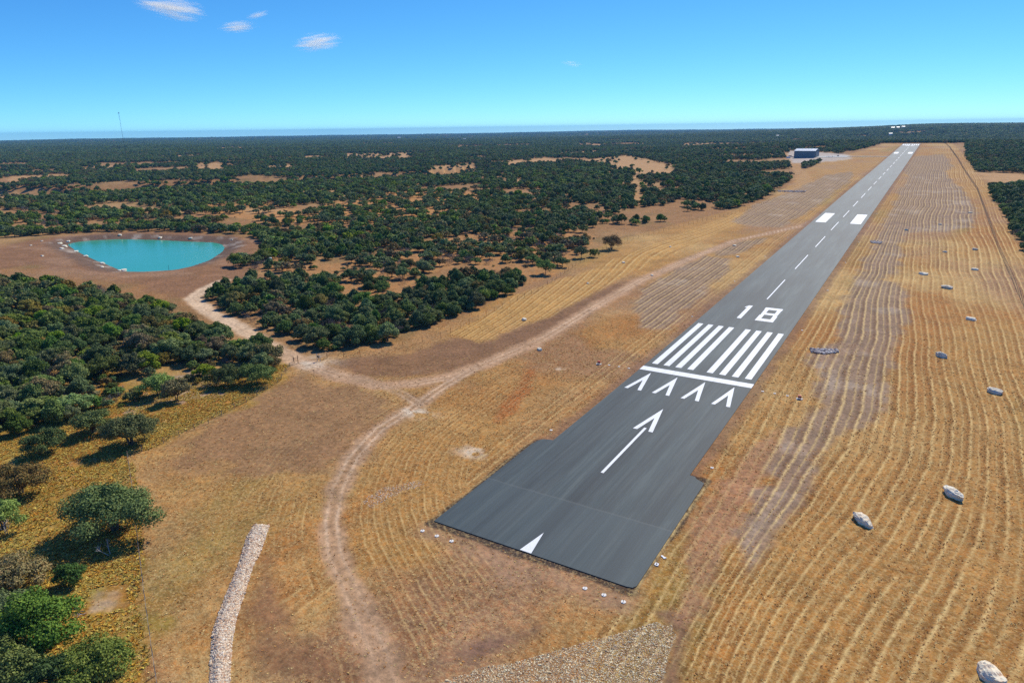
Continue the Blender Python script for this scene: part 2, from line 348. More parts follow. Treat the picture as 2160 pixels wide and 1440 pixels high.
# edge of the cleared strip on its left side
LEDGE = [(-150, -190), (-112, -75), (-108, -45), (-104.8, -31.3), (-93.7, -10.2), (-93, 25), (-97.0, 77.3), (-105.8, 136.6), (-105.6, 198.4), (-95.1, 251.2), (-82.6, 315.3), (-73.7, 360.8), (-66.9, 429.3), (-70.4, 532.8), (-80.2, 674.3), (-90, 753), (-95, 900), (-80, 1100), (-62, 1300), (-52, 1486), (-50, 1560)]
REDGE = [(92, -200), (92, 120), (92, 400), (92, 700), (86, 1000), (80, 1300), (72, 1560)]
STRIP = LEDGE + REDGE[::-1]
LINEY = [-300, -140, -99.5, -80, -54, -26, 0, 42, 127, 238, 500, 2000]; LINEX = [24, 29, 33, 37.2, 42, 46.9, 48.1, 46.9, 44.2, 40, 41, 41]

def cover(x, y):
    """what grows or lies on the ground at x, y: colour, drill lines, tufts, grit"""
    n20 = fbm(x, y, 24, 41); n60 = fbm(x, y, 70, 43); n6 = fbm(x, y, 6, 47); n300 = fbm(x, y, 320, 51)
    N = len(x); col = np.zeros((N, 3)); c = col
    woods = np.array([0.335, 0.175, 0.070]); c[:] = woods
    c = mix(c, (0.42, 0.27, 0.12), ss(-0.1, 0.5, n60)); c = mix(c, (0.24, 0.155, 0.06), ss(0.0, 0.5, -n20))
    r = np.hypot(x-CAM[0], y-CAM[1])
    c = mix(c, (0.075, 0.085, 0.035), ss(1500, 5000, r)*0.85*ss(-0.25, 0.1, n300*0.6+n60*0.4+0.08))
    gr = np.full(N, 0.8); fur = np.zeros(N); grit = np.full(N, 0.25)
    S = sdist(x, y, STRIP, 60); s = ss(-1.5, 1.5, S+3*n6)
    # mown strip: straw with rust and green drifts
    cs = np.tile(np.array([0.440, 0.245, 0.072]), (N, 1))
    cs = mix(cs, (0.56, 0.38, 0.15), ss(0.0, 0.5, n60)); cs = mix(cs, (0.40, 0.185, 0.048), ss(0.05, 0.55, fbm(x*1.3, y*0.6, 34, 61)))
    cs = mix(cs, (0.30, 0.225, 0.060), 0.7*ss(0.18, 0.6, fbm(x*1.6, y*0.35, 40, 67)))
    cs = mix(cs, (0.36, 0.215, 0.13), 0.8*ss(0.12, 0.5, fbm(x, y*0.5, 46, 71)))
    left = x < 0
    cs = mix(cs, (0.33, 0.185, 0.095), np.where(left & (y < 120), 0.85, 0.0)*ss(-0.05, 0.35, fbm(x, y, 30, 75)))
    c = c*(1-s[:, None])+cs*s[:, None]
    fur = np.maximum(fur, s*np.where(left, 0.75, 1.0)*ss(17, 20, np.abs(x))*ss(-150, -110, y))
    fur = np.where(left, fur*np.maximum(ss(300, 420, y), 0.9*(1-ss(24, 30, -x))), fur)*np.where(left, 1, 0.45+0.55*ss(-0.25, 0.25, fbm(x, y*0.7, 55, 73)))
    def area(name, colr, soft=1.5, wob=3.0, k=1.0, furv=None, grv=None, gritv=None):
        nonlocal c, fur, gr, grit
        d = sdist(x, y, AREAS[name], 40); m = ss(-soft, soft, d+wob*n6+wob*0.6*n20)*k
        c = mix(c, colr, m)
        if furv is not None: fur = fur*(1-m)+furv*m
        if grv is not None: gr = gr*(1-m)+grv*m
        if gritv is not None: grit = grit*(1-m)+gritv*m
        return m
    area('pasture', (0.50, 0.255, 0.085), 8, 12, grv=0.7); area('glade', (0.43, 0.225, 0.083), 3, 5, grv=0.8)
    for k in ['cl%d' % q_ for q_ in range(1, 24)]+['rtwd']: area(k, (0.50, 0.30, 0.13), 10, 18, grv=0.5)
    area('undergrowth', (0.40, 0.26, 0.075), 4, 6, 0.8, 0.0, 0.9); area('lane', (0.46, 0.27, 0.11), 3, 3); area('yard', (0.50, 0.42, 0.34), 4, 4, grv=0.1)
    area('bare1', (0.290, 0.160, 0.076), 5, 8, 0.9, 0.0, 0.25, 0.7); area('bare2', (0.225, 0.118, 0.060), 2.5, 4, 0.9, 0.0, 0.1, 0.3)
    area('bare3', (0.250, 0.128, 0.062), 3, 4, 0.9, 0.0, 0.25, 0.8); area('bare4', (0.38, 0.230, 0.135), 2.5, 3, 0.8, 0.0, 0.3, 1.0)
    area('bare5', (0.215, 0.122, 0.08), 2, 3, 0.9, 0.0, 0.1, 0.8); area('bare6', (0.23, 0.125, 0.075), 1.2, 1.5, 0.85, 0.0, 0.1, 0.6)
    area('bare7', (0.40, 0.215, 0.130), 1.5, 3, 0.7, 0.15, 0.4, 0.5)
    area('straw1', (0.52, 0.30, 0.085), 2, 3, 0.85, 1.0, 0.6)
    for k in ('gp1', 'gp2', 'gp3', 'gp4', 'gp5'):
        area(k, (0.280, 0.190, 0.128), 2.0, 4.0, 0.92, 1.0, 0.15, 0.8)
    m = ss(0.1, 0.5, fbm(x, y, 14, 83))*0.55*sum(ss(-1, 2, sdist(x, y, AREAS[k], 20)) for k in ('gp1', 'gp3', 'gp2')).clip(0, 1)
    c = mix(c, (0.46, 0.37, 0.28), m)
    area('rust', (0.43, 0.135, 0.028), 1.2, 1.5, 0.8); area('greeng', (0.33, 0.27, 0.08), 1.5, 3, 0.8)
    for k in ('weeds', 'weeds2'):
        m = area(k, (0.380, 0.225, 0.040), 2.2, 5, 1.0, 0.0, 0.5, 0.1)
        c = mix(c, (0.34, 0.27, 0.065), m*ss(0.0, 0.4, fbm(x, y, 9, 91))); c = mix(c, (0.42, 0.17, 0.03), m*ss(0.05, 0.4, fbm(x, y, 12, 93)))
    for k in ('rocky', 'rocky2'): area(k, (0.42, 0.34, 0.26), 1.5, 9.0, 0.6, 0.0, 0.3, 1.0)
    area('apron', (0.265, 0.136, 0.068), 5, 7, 0.93, 0.0, 0.15, 0.5)
    dp = sdist(x, y, POND, 60); bank = ss(-16, -8, dp+2*n6)
    c = mix(c, (0.150, 0.098, 0.070), bank*0.9); c = mix(c, (0.42, 0.35, 0.28), bank*ss(0.15, 0.35, fbm(x, y, 7, 97))*0.7)
    rut = ss(0.1, 0.4, fbm(x*0.4, y, 16, 99))*ss(-60, -30, dp)*(1-bank); c = mix(c, (0.36, 0.22, 0.13), rut*0.5)
    # dirt tracks with wheel ruts
    for P, wdt, cl, kk in ((TR_MAIN, 3.6, (0.57, 0.345, 0.190), 1.0), (TR_BR, 2.5, (0.54, 0.335, 0.190), 0.9), (TR_X, 2.0, (0.50, 0.32, 0.185), 0.6)):
        m0 = (x < 40) & (r < 900); d = np.full(N, 99.0)
        if m0.any(): d[m0] = seg_d(x[m0], y[m0], P)
        d = d+1.0*n6
        pale = 1-ss(60, 150, x+230) if P is TR_MAIN else np.zeros(N)
        m = (1-ss(wdt*0.55, wdt*1.35, d+0.8*fbm(x, y, 3, 315, 2)))*kk; cc = mix(np.tile(np.array(cl)*0.80, (N, 1)), np.array([0.66, 0.475, 0.30]), pale)
        c = c*(1-m[:, None])+cc*m[:, None]
        ru = np.exp(-((d-n6-0.95)/0.34)**2)*kk; c = mix(c, (0.66, 0.47, 0.30), 0.85*ru*(1-pale)*ss(-0.6, 0.1, n20)); c = mix(c, (0.34, 0.20, 0.10), 0.45*np.exp(-((d-n6)/0.35)**2)*kk*ss(-0.3, 0.3, fbm(x, y, 9, 313, 2)))
        gr = gr*(1-m*0.9); fur = fur*(1-m)
    # gate culvert: chalky spill
    gx, gy = G(660, 764); m = np.exp(-(((x-gx)/7)**2+((y-gy)/6)**2)); c = mix(c, (0.66, 0.56, 0.42), m*0.85*ss(-0.4, 0.2, n6)); gr = gr*(1-m)
    for P, rr in ((G(990, 955), 3.6), (G(1008, 945), 2.6), (G(880, 870), 5), (G(1180, 778), 2), (G(900, 790), 3), (G(1003, 958), 2.2)):
        m = np.exp(-(((x-P[0])/rr)**2+((y-P[1])/(rr*0.7))**2)*1.2)*ss(0.0, 0.3, n6+0.12); c = mix(c, (0.66, 0.56, 0.41), m*0.95*ss(-0.15, 0.1, fbm(x, y, 1.8, 301, 3)))
    lo = left & (y < -20) & (x > -80) & (r < 300)
    if lo.any():
        dl = np.full(N, 99.0); dl[lo] = seg_d(x[lo], y[lo], TR_BR); dbm = np.full(N, -5.0); dbm[lo] = sdist(x[lo], y[lo], BERM, 30)
        ph_lo = dl; sw = np.where(lo, ss(3.0, 5.0, dl)*(1-ss(15, 26, dl))*ss(-0.30, 0.12, fbm(x, y, 17, 311, 2))*ss(0.6, 2.5, -dbm), 0)*ss(0.1, 0.5, gr); fur = np.maximum(fur, 0.5*sw)
    else: ph_lo = x; sw = np.zeros(N)
    # asphalt skirt: dark, bare earth against the pavement
    ax = np.abs(x); edge = (1-ss(0, 3.2, np.abs(ax-16.4)-0.2+1.5*n6))*(y > -56)*(y < 1535); c = mix(c, (0.23, 0.125, 0.078), edge*0.7); gr = gr*(1-0.6*edge); fur = fur*(1-edge)
    pad = sdist(x, y, [(-19, -93), (19, -93), (19, -54), (-19, -54)], 20); m = ss(-1.0, -0.3, pad+0.9*n6); c = mix(c, (0.035, 0.035, 0.035), m*0.85)
    # phase of the drill lines
    gq = np.interp(y, LINEY, LINEX)-44; wx = ss(22, 44, x)*(1-ss(58, 82, x)); ph = x-gq*wx+3.0*ss(18, 30, x)*fbm(x, y, 60, 103, 2)
    ph = np.where(left, x+2.2*fbm(x, y, 110, 105, 2)+ss(40, 90, -x)*0.22*(y-60)*(1-ss(100, 300, y)), ph)
    ph = np.where(sw > 0.02, ph_lo*1.6, ph)
    return c, fur, ph, gr, grit

def build_ground():
    az0 = math.atan2(R[2][0], R[2][1])      # camera heading
    fine = np.radians(np.linspace(-43, 43, 1000)); fov = math.radians(43)
    coarse = np.linspace(fov, 2*math.pi-fov, 140)[1:-1]
    ang = np.concatenate([fine, coarse]); nA = len(ang)
    dep = np.concatenate([np.radians(np.linspace(62, 3.2, 830)), np.radians(np.geomspace(3.2, 0.13, 210)[1:])])
    rad = 66.0/np.tan(dep); rad = rad[rad < 14800]; rad = np.concatenate([[0.01, 12, 24], rad, [15000]]); nR = len(rad)
    A, RR = np.meshgrid(ang, rad); x = CAM[0]+RR*np.sin(A+az0); y = CAM[1]+RR*np.cos(A+az0)
    x = x.ravel(); y = y.ravel(); z = T(x, y)
    c, fur, ph, gr, grit = cover(x, y)
    i = np.arange(nR-1)[:, None]; j = np.arange(nA)[None, :]; j2 = (j+1) % nA
    F = np.stack([i*nA+j, (i+1)*nA+j, (i+1)*nA+j2, i*nA+j2], -1).reshape(-1, 4)[:, ::-1]
    me = mesh_np('ground', np.stack([x, y, z], 1), F, [ground_material()], True, None, dict(col=c, fur=fur, fph=ph, gr=gr, grit=grit))
    return tag(link('ground', me), 'dry straw, bare soil and drill lines of the airfield and ranch land', 'ground', kind='structure')
build_ground()

# ------------------------------------------------------------------ runway
def asphalt_material():
    m, t, p = new_mat('asphalt'); L = t.links; pos = worldpos(t)
    mp = nd(t, 'ShaderNodeMapping'); mp.inputs['Scale'].default_value = (0.45, 0.03, 1); L.new(pos, mp.inputs[0])
    st = noise(t, mp.outputs[0], 1.0, 5, 0.7)
    mp2 = nd(t, 'ShaderNodeMapping'); mp2.inputs['Scale'].default_value = (1.9, 0.02, 1); L.new(pos, mp2.inputs[0])
    st2 = noise(t, mp2.outputs[0], 1.0, 4, 0.7)
    c = ramp(t, st, [(0.36, (0.014, 0.028, 0.034)), (0.5, (0.030, 0.050, 0.057)), (0.62, (0.068, 0.090, 0.090))])
    c = cmix(t, 0.45, c, ramp(t, st2, [(0.38, (0.015, 0.030, 0.037)), (0.62, (0.060, 0.082, 0.086))]))
    n = noise(t, pos, 7.0, 4, 0.7); c = cmix(t, 1.0, c, mth(t, 'MULTIPLY_ADD', n, 0.35, 0.83), 'MULTIPLY')
    n = noise(t, pos, 0.05, 3, 0.6); c = cmix(t, 1.0, c, mth(t, 'MULTIPLY_ADD', n, 0.15, 0.93), 'MULTIPLY')
    # paving joints run along the strip
    sx = nd(t, 'ShaderNodeSeparateXYZ'); L.new(pos, sx.inputs[0])
    wob = mth(t, 'MULTIPLY_ADD', noise(t, pos, 0.05, 2), 0.25, sx.outputs[0])
    f = mth(t, 'ABSOLUTE', mth(t, 'SUBTRACT', mth(t, 'FRACT', mth(t, 'DIVIDE', wob, 4.4)), 0.5))
    j = mth(t, 'SUBTRACT', 1.0, mth(t, 'DIVIDE', f, 0.014), clamp=True)
    c = cmix(t, mth(t, 'MULTIPLY', j, mth(t, 'MULTIPLY_ADD', n, 0.9, 0.1)), c, (0.022, 0.026, 0.028))
    mp3 = nd(t, 'ShaderNodeMapping'); mp3.inputs['Scale'].default_value = (0.16, 0.0006, 1); mp3.inputs['Location'].default_value = (2.2, 0, 0); L.new(pos, mp3.inputs[0])
    c = cmix(t, 1.0, c, ramp(t, noise(t, mp3.outputs[0], 1.0, 2, 0.5), [(0.36, (0.52, 0.52, 0.54)), (0.62, (1.12, 1.09, 1.03))]), 'MULTIPLY')
    ys = mth(t, 'ADD', sx.outputs[1], mth(t, 'MULTIPLY', noise(t, pos, 0.2, 2), 0.6)); below = mth(t, 'LESS_THAN', ys, -74.0); seam = mth(t, 'SUBTRACT', 1.0, mth(t, 'DIVIDE', mth(t, 'ABSOLUTE', mth(t, 'ADD', ys, 74.0)), 0.35), clamp=True)
    c = cmix(t, mth(t, 'MULTIPLY', below, 0.35), c, (0.050, 0.074, 0.080)); c = cmix(t, mth(t, 'MULTIPLY', seam, 0.35), c, (0.12, 0.13, 0.12))
    L.new(c, p.inputs['Base Color']); p.inputs['Roughness'].default_value = 0.66; p.inputs['Specular IOR Level'].default_value = 0.42
    b = nd(t, 'ShaderNodeBump', Strength=0.25, Distance=0.02); L.new(noise(t, pos, 22, 3), b.inputs['Height']); L.new(b.outputs[0], p.inputs['Normal'])
    return m
MAT_ASPH = asphalt_material()
def paint_material():
    m, t, p = new_mat('white_paint'); pos = worldpos(t); n = noise(t, pos, 3.0, 5, 0.7)
    c = ramp(t, n, [(0.30, (0.55, 0.58, 0.58)), (0.42, (0.80, 0.82, 0.81)), (0.8, (0.87, 0.87, 0.86))])
    mp = nd(t, 'ShaderNodeMapping'); mp.inputs['Scale'].default_value = (1.6, 0.05, 1); t.links.new(pos, mp.inputs[0])
    c = cmix(t, ramp(t, noise(t, mp.outputs[0], 1.0, 4, 0.7), [(0.52, (0, 0, 0)), (0.72, (0.5, 0.5, 0.5))]), c, (0.42, 0.44, 0.44))
    t.links.new(c, p.inputs['Base Color']); p.inputs['Roughness'].default_value = 0.55; return m
PAINT = paint_material()
def strip_mesh(name, x0, x1, y0, y1, dz, mat, skirt=0.0, step=12.0):
    """a sheet that follows the strip's long profile"""
    n = max(2, int(abs(y1-y0)/step)+2); ys = np.linspace(y0, y1, n); z = prof(ys)+dz
    V = np.concatenate([np.stack([np.full(n, x0), ys, z], 1), np.stack([np.full(n, x1), ys, z], 1)]); i = np.arange(n-1)
    F = [np.stack([i, i+n, i+n+1, i+1], 1)]
    if skirt:
        b = V.copy(); b[:, 2] -= skirt; V = np.concatenate([V, b]); m2 = 2*n
        F.append(np.stack([i, i+1, i+1+m2, i+m2], 1)); F.append(np.stack([i+n+1, i+n, i+n+m2, i+n+1+m2], 1))
        F.append(np.array([[0, m2, m2+n, n], [n-1, 2*n-1, m2+2*n-1, m2+n-1]]))
    return mesh_np(name, V, F, [mat])
HW = 15.56
runway = link('runway', strip_mesh('runway', -HW, HW, -53.5, 1530, 0.12, MAT_ASPH, 0.35)); tag(runway, kind='structure')
# the wider turning pad at the near end, with ragged shoulders and rounded corner
def pad_mesh():
    out = [(-18.7, -92.1), (17.6, -92.1), (18.6, -91.9), (19.0, -91.2), (19.0, -57.0), (18.9, -55.2), (18.1, -54.8), (17.2, -54.3), (16.6, -53.5), (-16.0, -52.6), (-16.9, -52.9), (-17.6, -53.2), (-18.3, -53.9), (-18.8, -56.5)]
    V = [(a, b, float(prof(np.array(b)))+0.135) for a, b in out]; n = len(V); mb = MB(); mb.add(V, [tuple(range(n))])
    lo = [(a, b, c-0.4) for a, b, c in V]; mb.add(V+lo, [((i+1) % n, i, n+i, n+(i+1) % n) for i in range(n)]); return mb
pad = pad_mesh().build('turning_pad', MAT_ASPH, runway)
PZ = 0.15
def mark(name, polys, dz=PZ):
    mb = MB()
    for P in polys: mb.add([(a, b, float(prof(np.array(b)))+dz) for a, b in P], [tuple(range(len(P)))])
    return mb.build(name, PAINT, runway)
def rect(x0, x1, y0, y1): return [(x0, y0), (x1, y0), (x1, y1), (x0, y1)]
def ccw(P):
    a = sum(P[i][0]*P[(i+1) % len(P)][1]-P[(i+1) % len(P)][0]*P[i][1] for i in range(len(P))); return P if a > 0 else P[::-1]
mark('threshold_bar', [rect(-HW+0.05, HW-0.05, 0.3, 3.45)])
SX = [12.35, 8.86, 5.37, 1.88]
for s in (-1, 1):
    for a in SX:
        x0, x1 = sorted((s*a, s*(a+1.74))); link('threshold_stripe', strip_mesh('threshold_stripe', x0, x1, 6.6, 53.0, PZ, PAINT), runway)
DIG = {'1': [[(0.9, 0), (2.35, 0), (2.35, 18.8), (1.0, 18.8), (0.1, 16.2), (0.1, 15.3), (0.9, 15.6)]],
 '8': [rect(0, 6.1, 0, 3.2), rect(0, 6.1, 15.8, 18.8), rect(0.2, 5.9, 8.6, 11.2), rect(0, 1.5, 3.2, 7.8), rect(4.6, 6.1, 3.2, 7.8), rect(0.15, 1.55, 11.9, 15.8), rect(4.55, 5.95, 11.9, 15.8),
       [(0, 7.8), (1.5, 7.8), (1.5, 8.6), (0.6, 8.6)], [(4.6, 7.8), (6.1, 7.8), (5.5, 8.6), (4.6, 8.6)], [(0.3, 11.2), (1.5, 11.2), (1.55, 11.9), (0.15, 11.9)], [(4.6, 11.2), (5.8, 11.2), (5.95, 11.9), (4.55, 11.9)]],
 '3': [rect(0, 6.1, 0, 3), rect(0, 6.1, 15.8, 18.8), rect(1.6, 6.0, 8, 11), rect(4.5, 6.1, 3, 8), rect(4.5, 6.1, 11, 15.8), rect(0, 1.5, 3, 4.6), rect(0, 1.5, 14.2, 15.8)],
 '6': [rect(0, 6.1, 0, 3), rect(0, 6.1, 15.8, 18.8), rect(1.5, 6.1, 8, 11), rect(4.6, 6.1, 3, 8), rect(0, 1.5, 3, 15.8), rect(4.6, 6.1, 14.2, 15.8)]}
mark('runway_number', [[(a-4.95, b+65.2) for a, b in P] for P in DIG['1']]+[[(a+2.15, b+65.1) for a, b in P] for P in DIG['8']])
END = 1500.0
mark('runway_number', [[(-(a-7.5), END-65.2-b) for a, b in P] for P in DIG['3']]+[[(-(a+1.2), END-65.2-b) for a, b in P] for P in DIG['6']])
for i in range(22):
    y0 = 96.25+60.96*i
    if y0+36 > END-96: break
    link('centreline_dash', strip_mesh('centreline_dash', -0.23, 0.23, y0, y0+36.6, PZ, PAINT), runway)
for ys in ((310.8, 357.2), (END-357.2-2, END-310.8-2)):
    for s in (-1, 1):
        x0, x1 = sorted((s*7.15, s*13.4)); link('aiming_mark', strip_mesh('aiming_mark', x0, x1, ys[0], ys[1], PZ, PAINT), runway)
for s in (-1, 1):
    for a in SX:
        x0, x1 = sorted((s*a, s*(a+1.74))); link('threshold_stripe', strip_mesh('threshold_stripe', x0, x1, END-53, END-6.6, PZ, PAINT), runway)
mark('threshold_bar', [rect(-HW+0.05, HW-0.05, END-3.4, END-0.3)])
mark('arrow_shaft', [rect(-0.31, 0.31, -61.1, -36.5)])
def chevron(cx, y0, y1, w, arm, notch):
    return [[(cx, y1), (cx-w, y0), (cx-w+arm, y0), (cx, notch)], [(cx, y1), (cx, notch), (cx+w-arm, y0), (cx+w, y0)]]
mark('arrow_head', chevron(-0.1, -38.05, -24.0, 2.38, 1.03, -30.2))
for cx in (-11.55, -3.93, 3.73, 11.5): mark('chevron', chevron(cx, -15.1, -1.1, 2.33, 0.97, -7.6))
mark('centre_arrow', [[(-1.07, -92.0), (1.07, -92.0), (0.0, -85.7)]], 0.16)
# the dark border round the pad's foot is part of the ground colour

# ------------------------------------------------------------------ pond
def water_material():
    m, t, p = new_mat('pond_water'); pos = worldpos(t)
    n = noise(t, pos, 0.018, 3, 0.5)
    c = ramp(t, n, [(0.35, (0.032, 0.345, 0.200)), (0.62, (0.040, 0.360, 0.240))])
    t.links.new(c, p.inputs['Base Color']); p.inputs['Roughness'].default_value = 0.12; p.inputs['IOR'].default_value = 1.33; p.inputs['Specular IOR Level'].default_value = 0.35
    b = nd(t, 'ShaderNodeBump', Strength=0.35, Distance=0.12); t.links.new(noise(t, pos, 1.1, 4, 0.6), b.inputs['Height']); t.links.new(b.outputs[0], p.inputs['Normal'])
    return m
def smooth_loop(P, n=8):
    P = [np.array(p) for p in P]; out = []
    for i in range(len(P)):
        p0, p1, p2, p3 = P[i-1], P[i], P[(i+1) % len(P)], P[(i+2) % len(P)]
        for k in range(n):
            t = k/n; out.append(0.5*((2*p1)+(-p0+p2)*t+(2*p0-5*p1+4*p2-p3)*t*t+(-p0+3*p1-3*p2+p3)*t**3))
    return out
ctr = np.mean(POND, 0)
wp = [ctr+(q-ctr)*1.012 for q in smooth_loop(POND, 5)]
mb = MB(); mb.add([(ctr[0], ctr[1], POND_Z)]+[(q[0], q[1], POND_Z) for q in wp], [(0, 1+i, 1+(i+1) % len(wp)) for i in range(len(wp))])
tag(mb.build('pond_water', water_material()), 'turquoise water of the stock pond', 'pond', kind='structure')

# ------------------------------------------------------------------ rocks and rubble
def rock_material(name, light, dark, scale=1.2):
    m, t, p = new_mat(name); tc = t.nodes.new('ShaderNodeTexCoord').outputs['Object']
    n = noise(t, tc, scale, 6, 0.7); n2 = noise(t, tc, scale*5, 4, 0.7)
    c = ramp(t, n, [(0.32, dark), (0.50, light), (0.72, tuple(min(0.9, q*1.12) for q in light))])
    c = cmix(t, 1.0, c, mth(t, 'MULTIPLY_ADD', n2, 0.5, 0.73), 'MULTIPLY')
    t.links.new(c, p.inputs['Base Color']); p.inputs['Roughness'].default_value = 0.9; p.inputs['Specular IOR Level'].default_value = 0.2
    b = nd(t, 'ShaderNodeBump', Strength=0.7, Distance=0.08); t.links.new(n2, b.inputs['Height']); t.links.new(b.outputs[0], p.inputs['Normal'])
    return m
ROCKS = [rock_material('limestone', (0.88, 0.79, 0.60), (0.62, 0.50, 0.34)), rock_material('grey_limestone', (0.72, 0.65, 0.50), (0.38, 0.31, 0.23)), rock_material('red_limestone', (0.88, 0.76, 0.55), (0.58, 0.34, 0.20))]
def ico(sub):
    import bmesh
    bm = bmesh.new(); bmesh.ops.create_icosphere(bm, subdivisions=sub, radius=1.0)
    V = np.array([v.co[:] for v in bm.verts]); F = np.array([[v.index for v in f.verts] for f in bm.faces]); bm.free(); return V, F
ICO1, ICO2, ICO3, ICO4 = ico(1), ico(2), ico(3), ico(4)
def n3(P, s, seed):
    return (vn(P[:, 0]+7*P[:, 2], P[:, 1]-3*P[:, 2], s, seed)+vn(P[:, 1]+5*P[:, 0], P[:, 2]*1.3+P[:, 0], s, seed+5))
def boulder(px, py, wpx, hpx, label, mat=0, seed=1, flat=0.55, yaw=None, group='limestone boulders on the strip'):
    """a lump of limestone whose footprint centre is seen at px, py and which is wpx photograph pixels wide"""
    x, y = G(px, py); z = tz(x, y); dist = math.dist((x, y, z), CAM); L = wpx*dist/FPX; H = L*flat
    V, F = ICO4 if L > 1.2 and dist < 260 else ICO3; V = V.copy(); rs = np.random.default_rng(seed)
    for _ in range(13):                              # flat broken faces
        nrm = rs.normal(size=3); nrm /= np.linalg.norm(nrm); dlim = rs.uniform(0.62, 0.88); d = V@nrm; V -= np.outer(np.maximum(d-dlim, 0), nrm)
    V *= (1+0.16*n3(V*1.0, 0.7, seed))[:, None]; V *= (1+0.05*n3(V, 0.22, seed+3))[:, None]
    V[:, 2] = np.where(V[:, 2] > 0.30, 0.30+(V[:, 2]-0.30)*0.35, V[:, 2])+0.06*n3(V, 0.5, seed+12)
    V[:, 2] += 0.05*np.floor(V[:, 2]*5+n3(V, 0.8, seed+9)); lo = -0.32
    V[:, 2] = np.maximum(V[:, 2], lo-0.15); V = V*np.array([L/1.8, L*0.36, H/1.35])
    me = mesh_np('boulder', V, F, [ROCKS[mat]], False)
    o = link('boulder', me, None, (x, y, z+H*0.16)); o.rotation_euler = (0, 0, (-0.55 if yaw is None else yaw)); return tag(o, label, 'boulder', group)
BL = [(2088, 1424, 56, 30, 'largest pale boulder with a red crack, near the bottom right corner of the field', 2, -1.05), (2012, 1046, 40, 22, 'pale whale-backed boulder standing in the orange stubble, dark hollow on its left end', 0, -0.95), (1819, 1100, 42, 22, 'cream wedge-shaped boulder on the stubble nearest the runway', 2, -0.85),
 (2099, 828, 24, 15, 'blocky boulder with dark face at the right side of the field', 1, -0.55), (1986, 752, 24, 11, 'flat grey boulder in line with the threshold stripes', 1, -0.55), (2048, 674, 20, 9, 'flat pale boulder beside the mown lane by the high fence', 0, -0.5),
 (1998, 608, 20, 9, 'dark-sided grey boulder between two drill lines in the upper right field', 1, -0.5), (1948, 579, 17, 6, 'low flat slab of rock in curved drill lines', 0, -0.5), (2055, 569, 13, 4, 'thin pale slab lying close to the high fence', 0, -0.5),
 (2056, 527, 10, 5, 'small dark rock near the fence above the pale slab', 1, -0.5), (1993, 532, 8, 4, 'small brown rock in the upper orange stubble', 2, -0.5), (1983, 474, 6, 4, 'tiny dark rock on the grey patch, right-hand one of two', 1, -0.5), (1912, 486, 8, 4, 'tiny dark rock on the grey patch, left-hand one of two', 1, -0.5),
 (2046, 449, 8, 3, 'dark rock in the bare hollow beside the high fence', 1, -0.5),
 (1139, 738, 14, 10, 'round cream boulder standing alone where the dirt track bends', 0, -0.5), (1106, 675, 13, 7, 'pale flat boulder in the straw beside the grove', 0, -0.5), (1240, 598, 8, 5, 'small boulder on straw drill lines left of the track', 0, -0.5), (1375, 581, 8, 5, 'small boulder at the bend of the track near the dark furrows', 0, -0.5),
 (1315, 554, 9, 4, 'small flat boulder in the straw above the long track', 0, -0.5), (1414, 521, 6, 4, 'tiny boulder at the left edge of the cleared strip', 0, -0.5), (1549, 518, 9, 4, 'pair-like pale slab at the top of the striped grey patch', 0, -0.5), (1556, 542, 9, 4, 'pale slab below the tip of the striped grey patch', 0, -0.5), (758, 551, 7, 4, 'pale boulder in the glade at the edge of the pond clearing', 0, -0.5)]
for i, (a, b, c_, d_, lab, mt, yw) in enumerate(BL): boulder(a, b, c_, d_, lab, mt, 11+i, yaw=yw, flat=0.52 if d_/c_ > 0.45 else 0.40)
PL = [(253, 495, 9, 'grey-white boulder on top of the far pond bank, left of centre'), (338, 501, 11, 'pale boulder halfway down the far pond bank, middle one of three'), (402, 502, 10, 'flat boulder at the foot of the far pond bank, right one of three'), (144, 509, 10, 'tall cream boulder at the left tip of the pond'),
 (126, 513, 11, 'flat cream slab furthest left on the pond bank'), (137, 519, 12, 'long pale slab below the tall boulder at the left tip of the pond'), (131, 524, 10, 'small slab lowest of the cluster at the pond left tip'), (161, 530, 11, 'pale slab at the waterline where the left shore begins'),
 (181, 540, 11, 'white broken slab halfway along the left shore of the pond'), (217, 555, 12, 'white slab touching the water on the lower left shore'), (215, 563, 9, 'cream slab just outside the lower left shore'), (262, 570, 16, 'largest white slab at the bottom left corner of the pond'), (252, 570, 8, 'small white stone beside the largest pond slab'),
 (340, 570, 12, 'white slab at the middle of the near pond shore'), (490, 505, 6, 'small pale rock beyond the right tip of the pond'), (88, 508, 6, 'small rock on the brown bank left of the pond'), (65, 517, 6, 'small brown rock further down the bank left of the pond'), (90, 539, 8, 'grey rock alone on the brown slope left of the pond')]
for i, (a, b, c_, lab) in enumerate(PL): boulder(a, b+1, c_, 6, lab, 0 if i not in (17, 16) else 1, 51+i, 0.36, yaw=random.Random(i).uniform(-0.9, 0.1), group='limestone slabs around the pond')

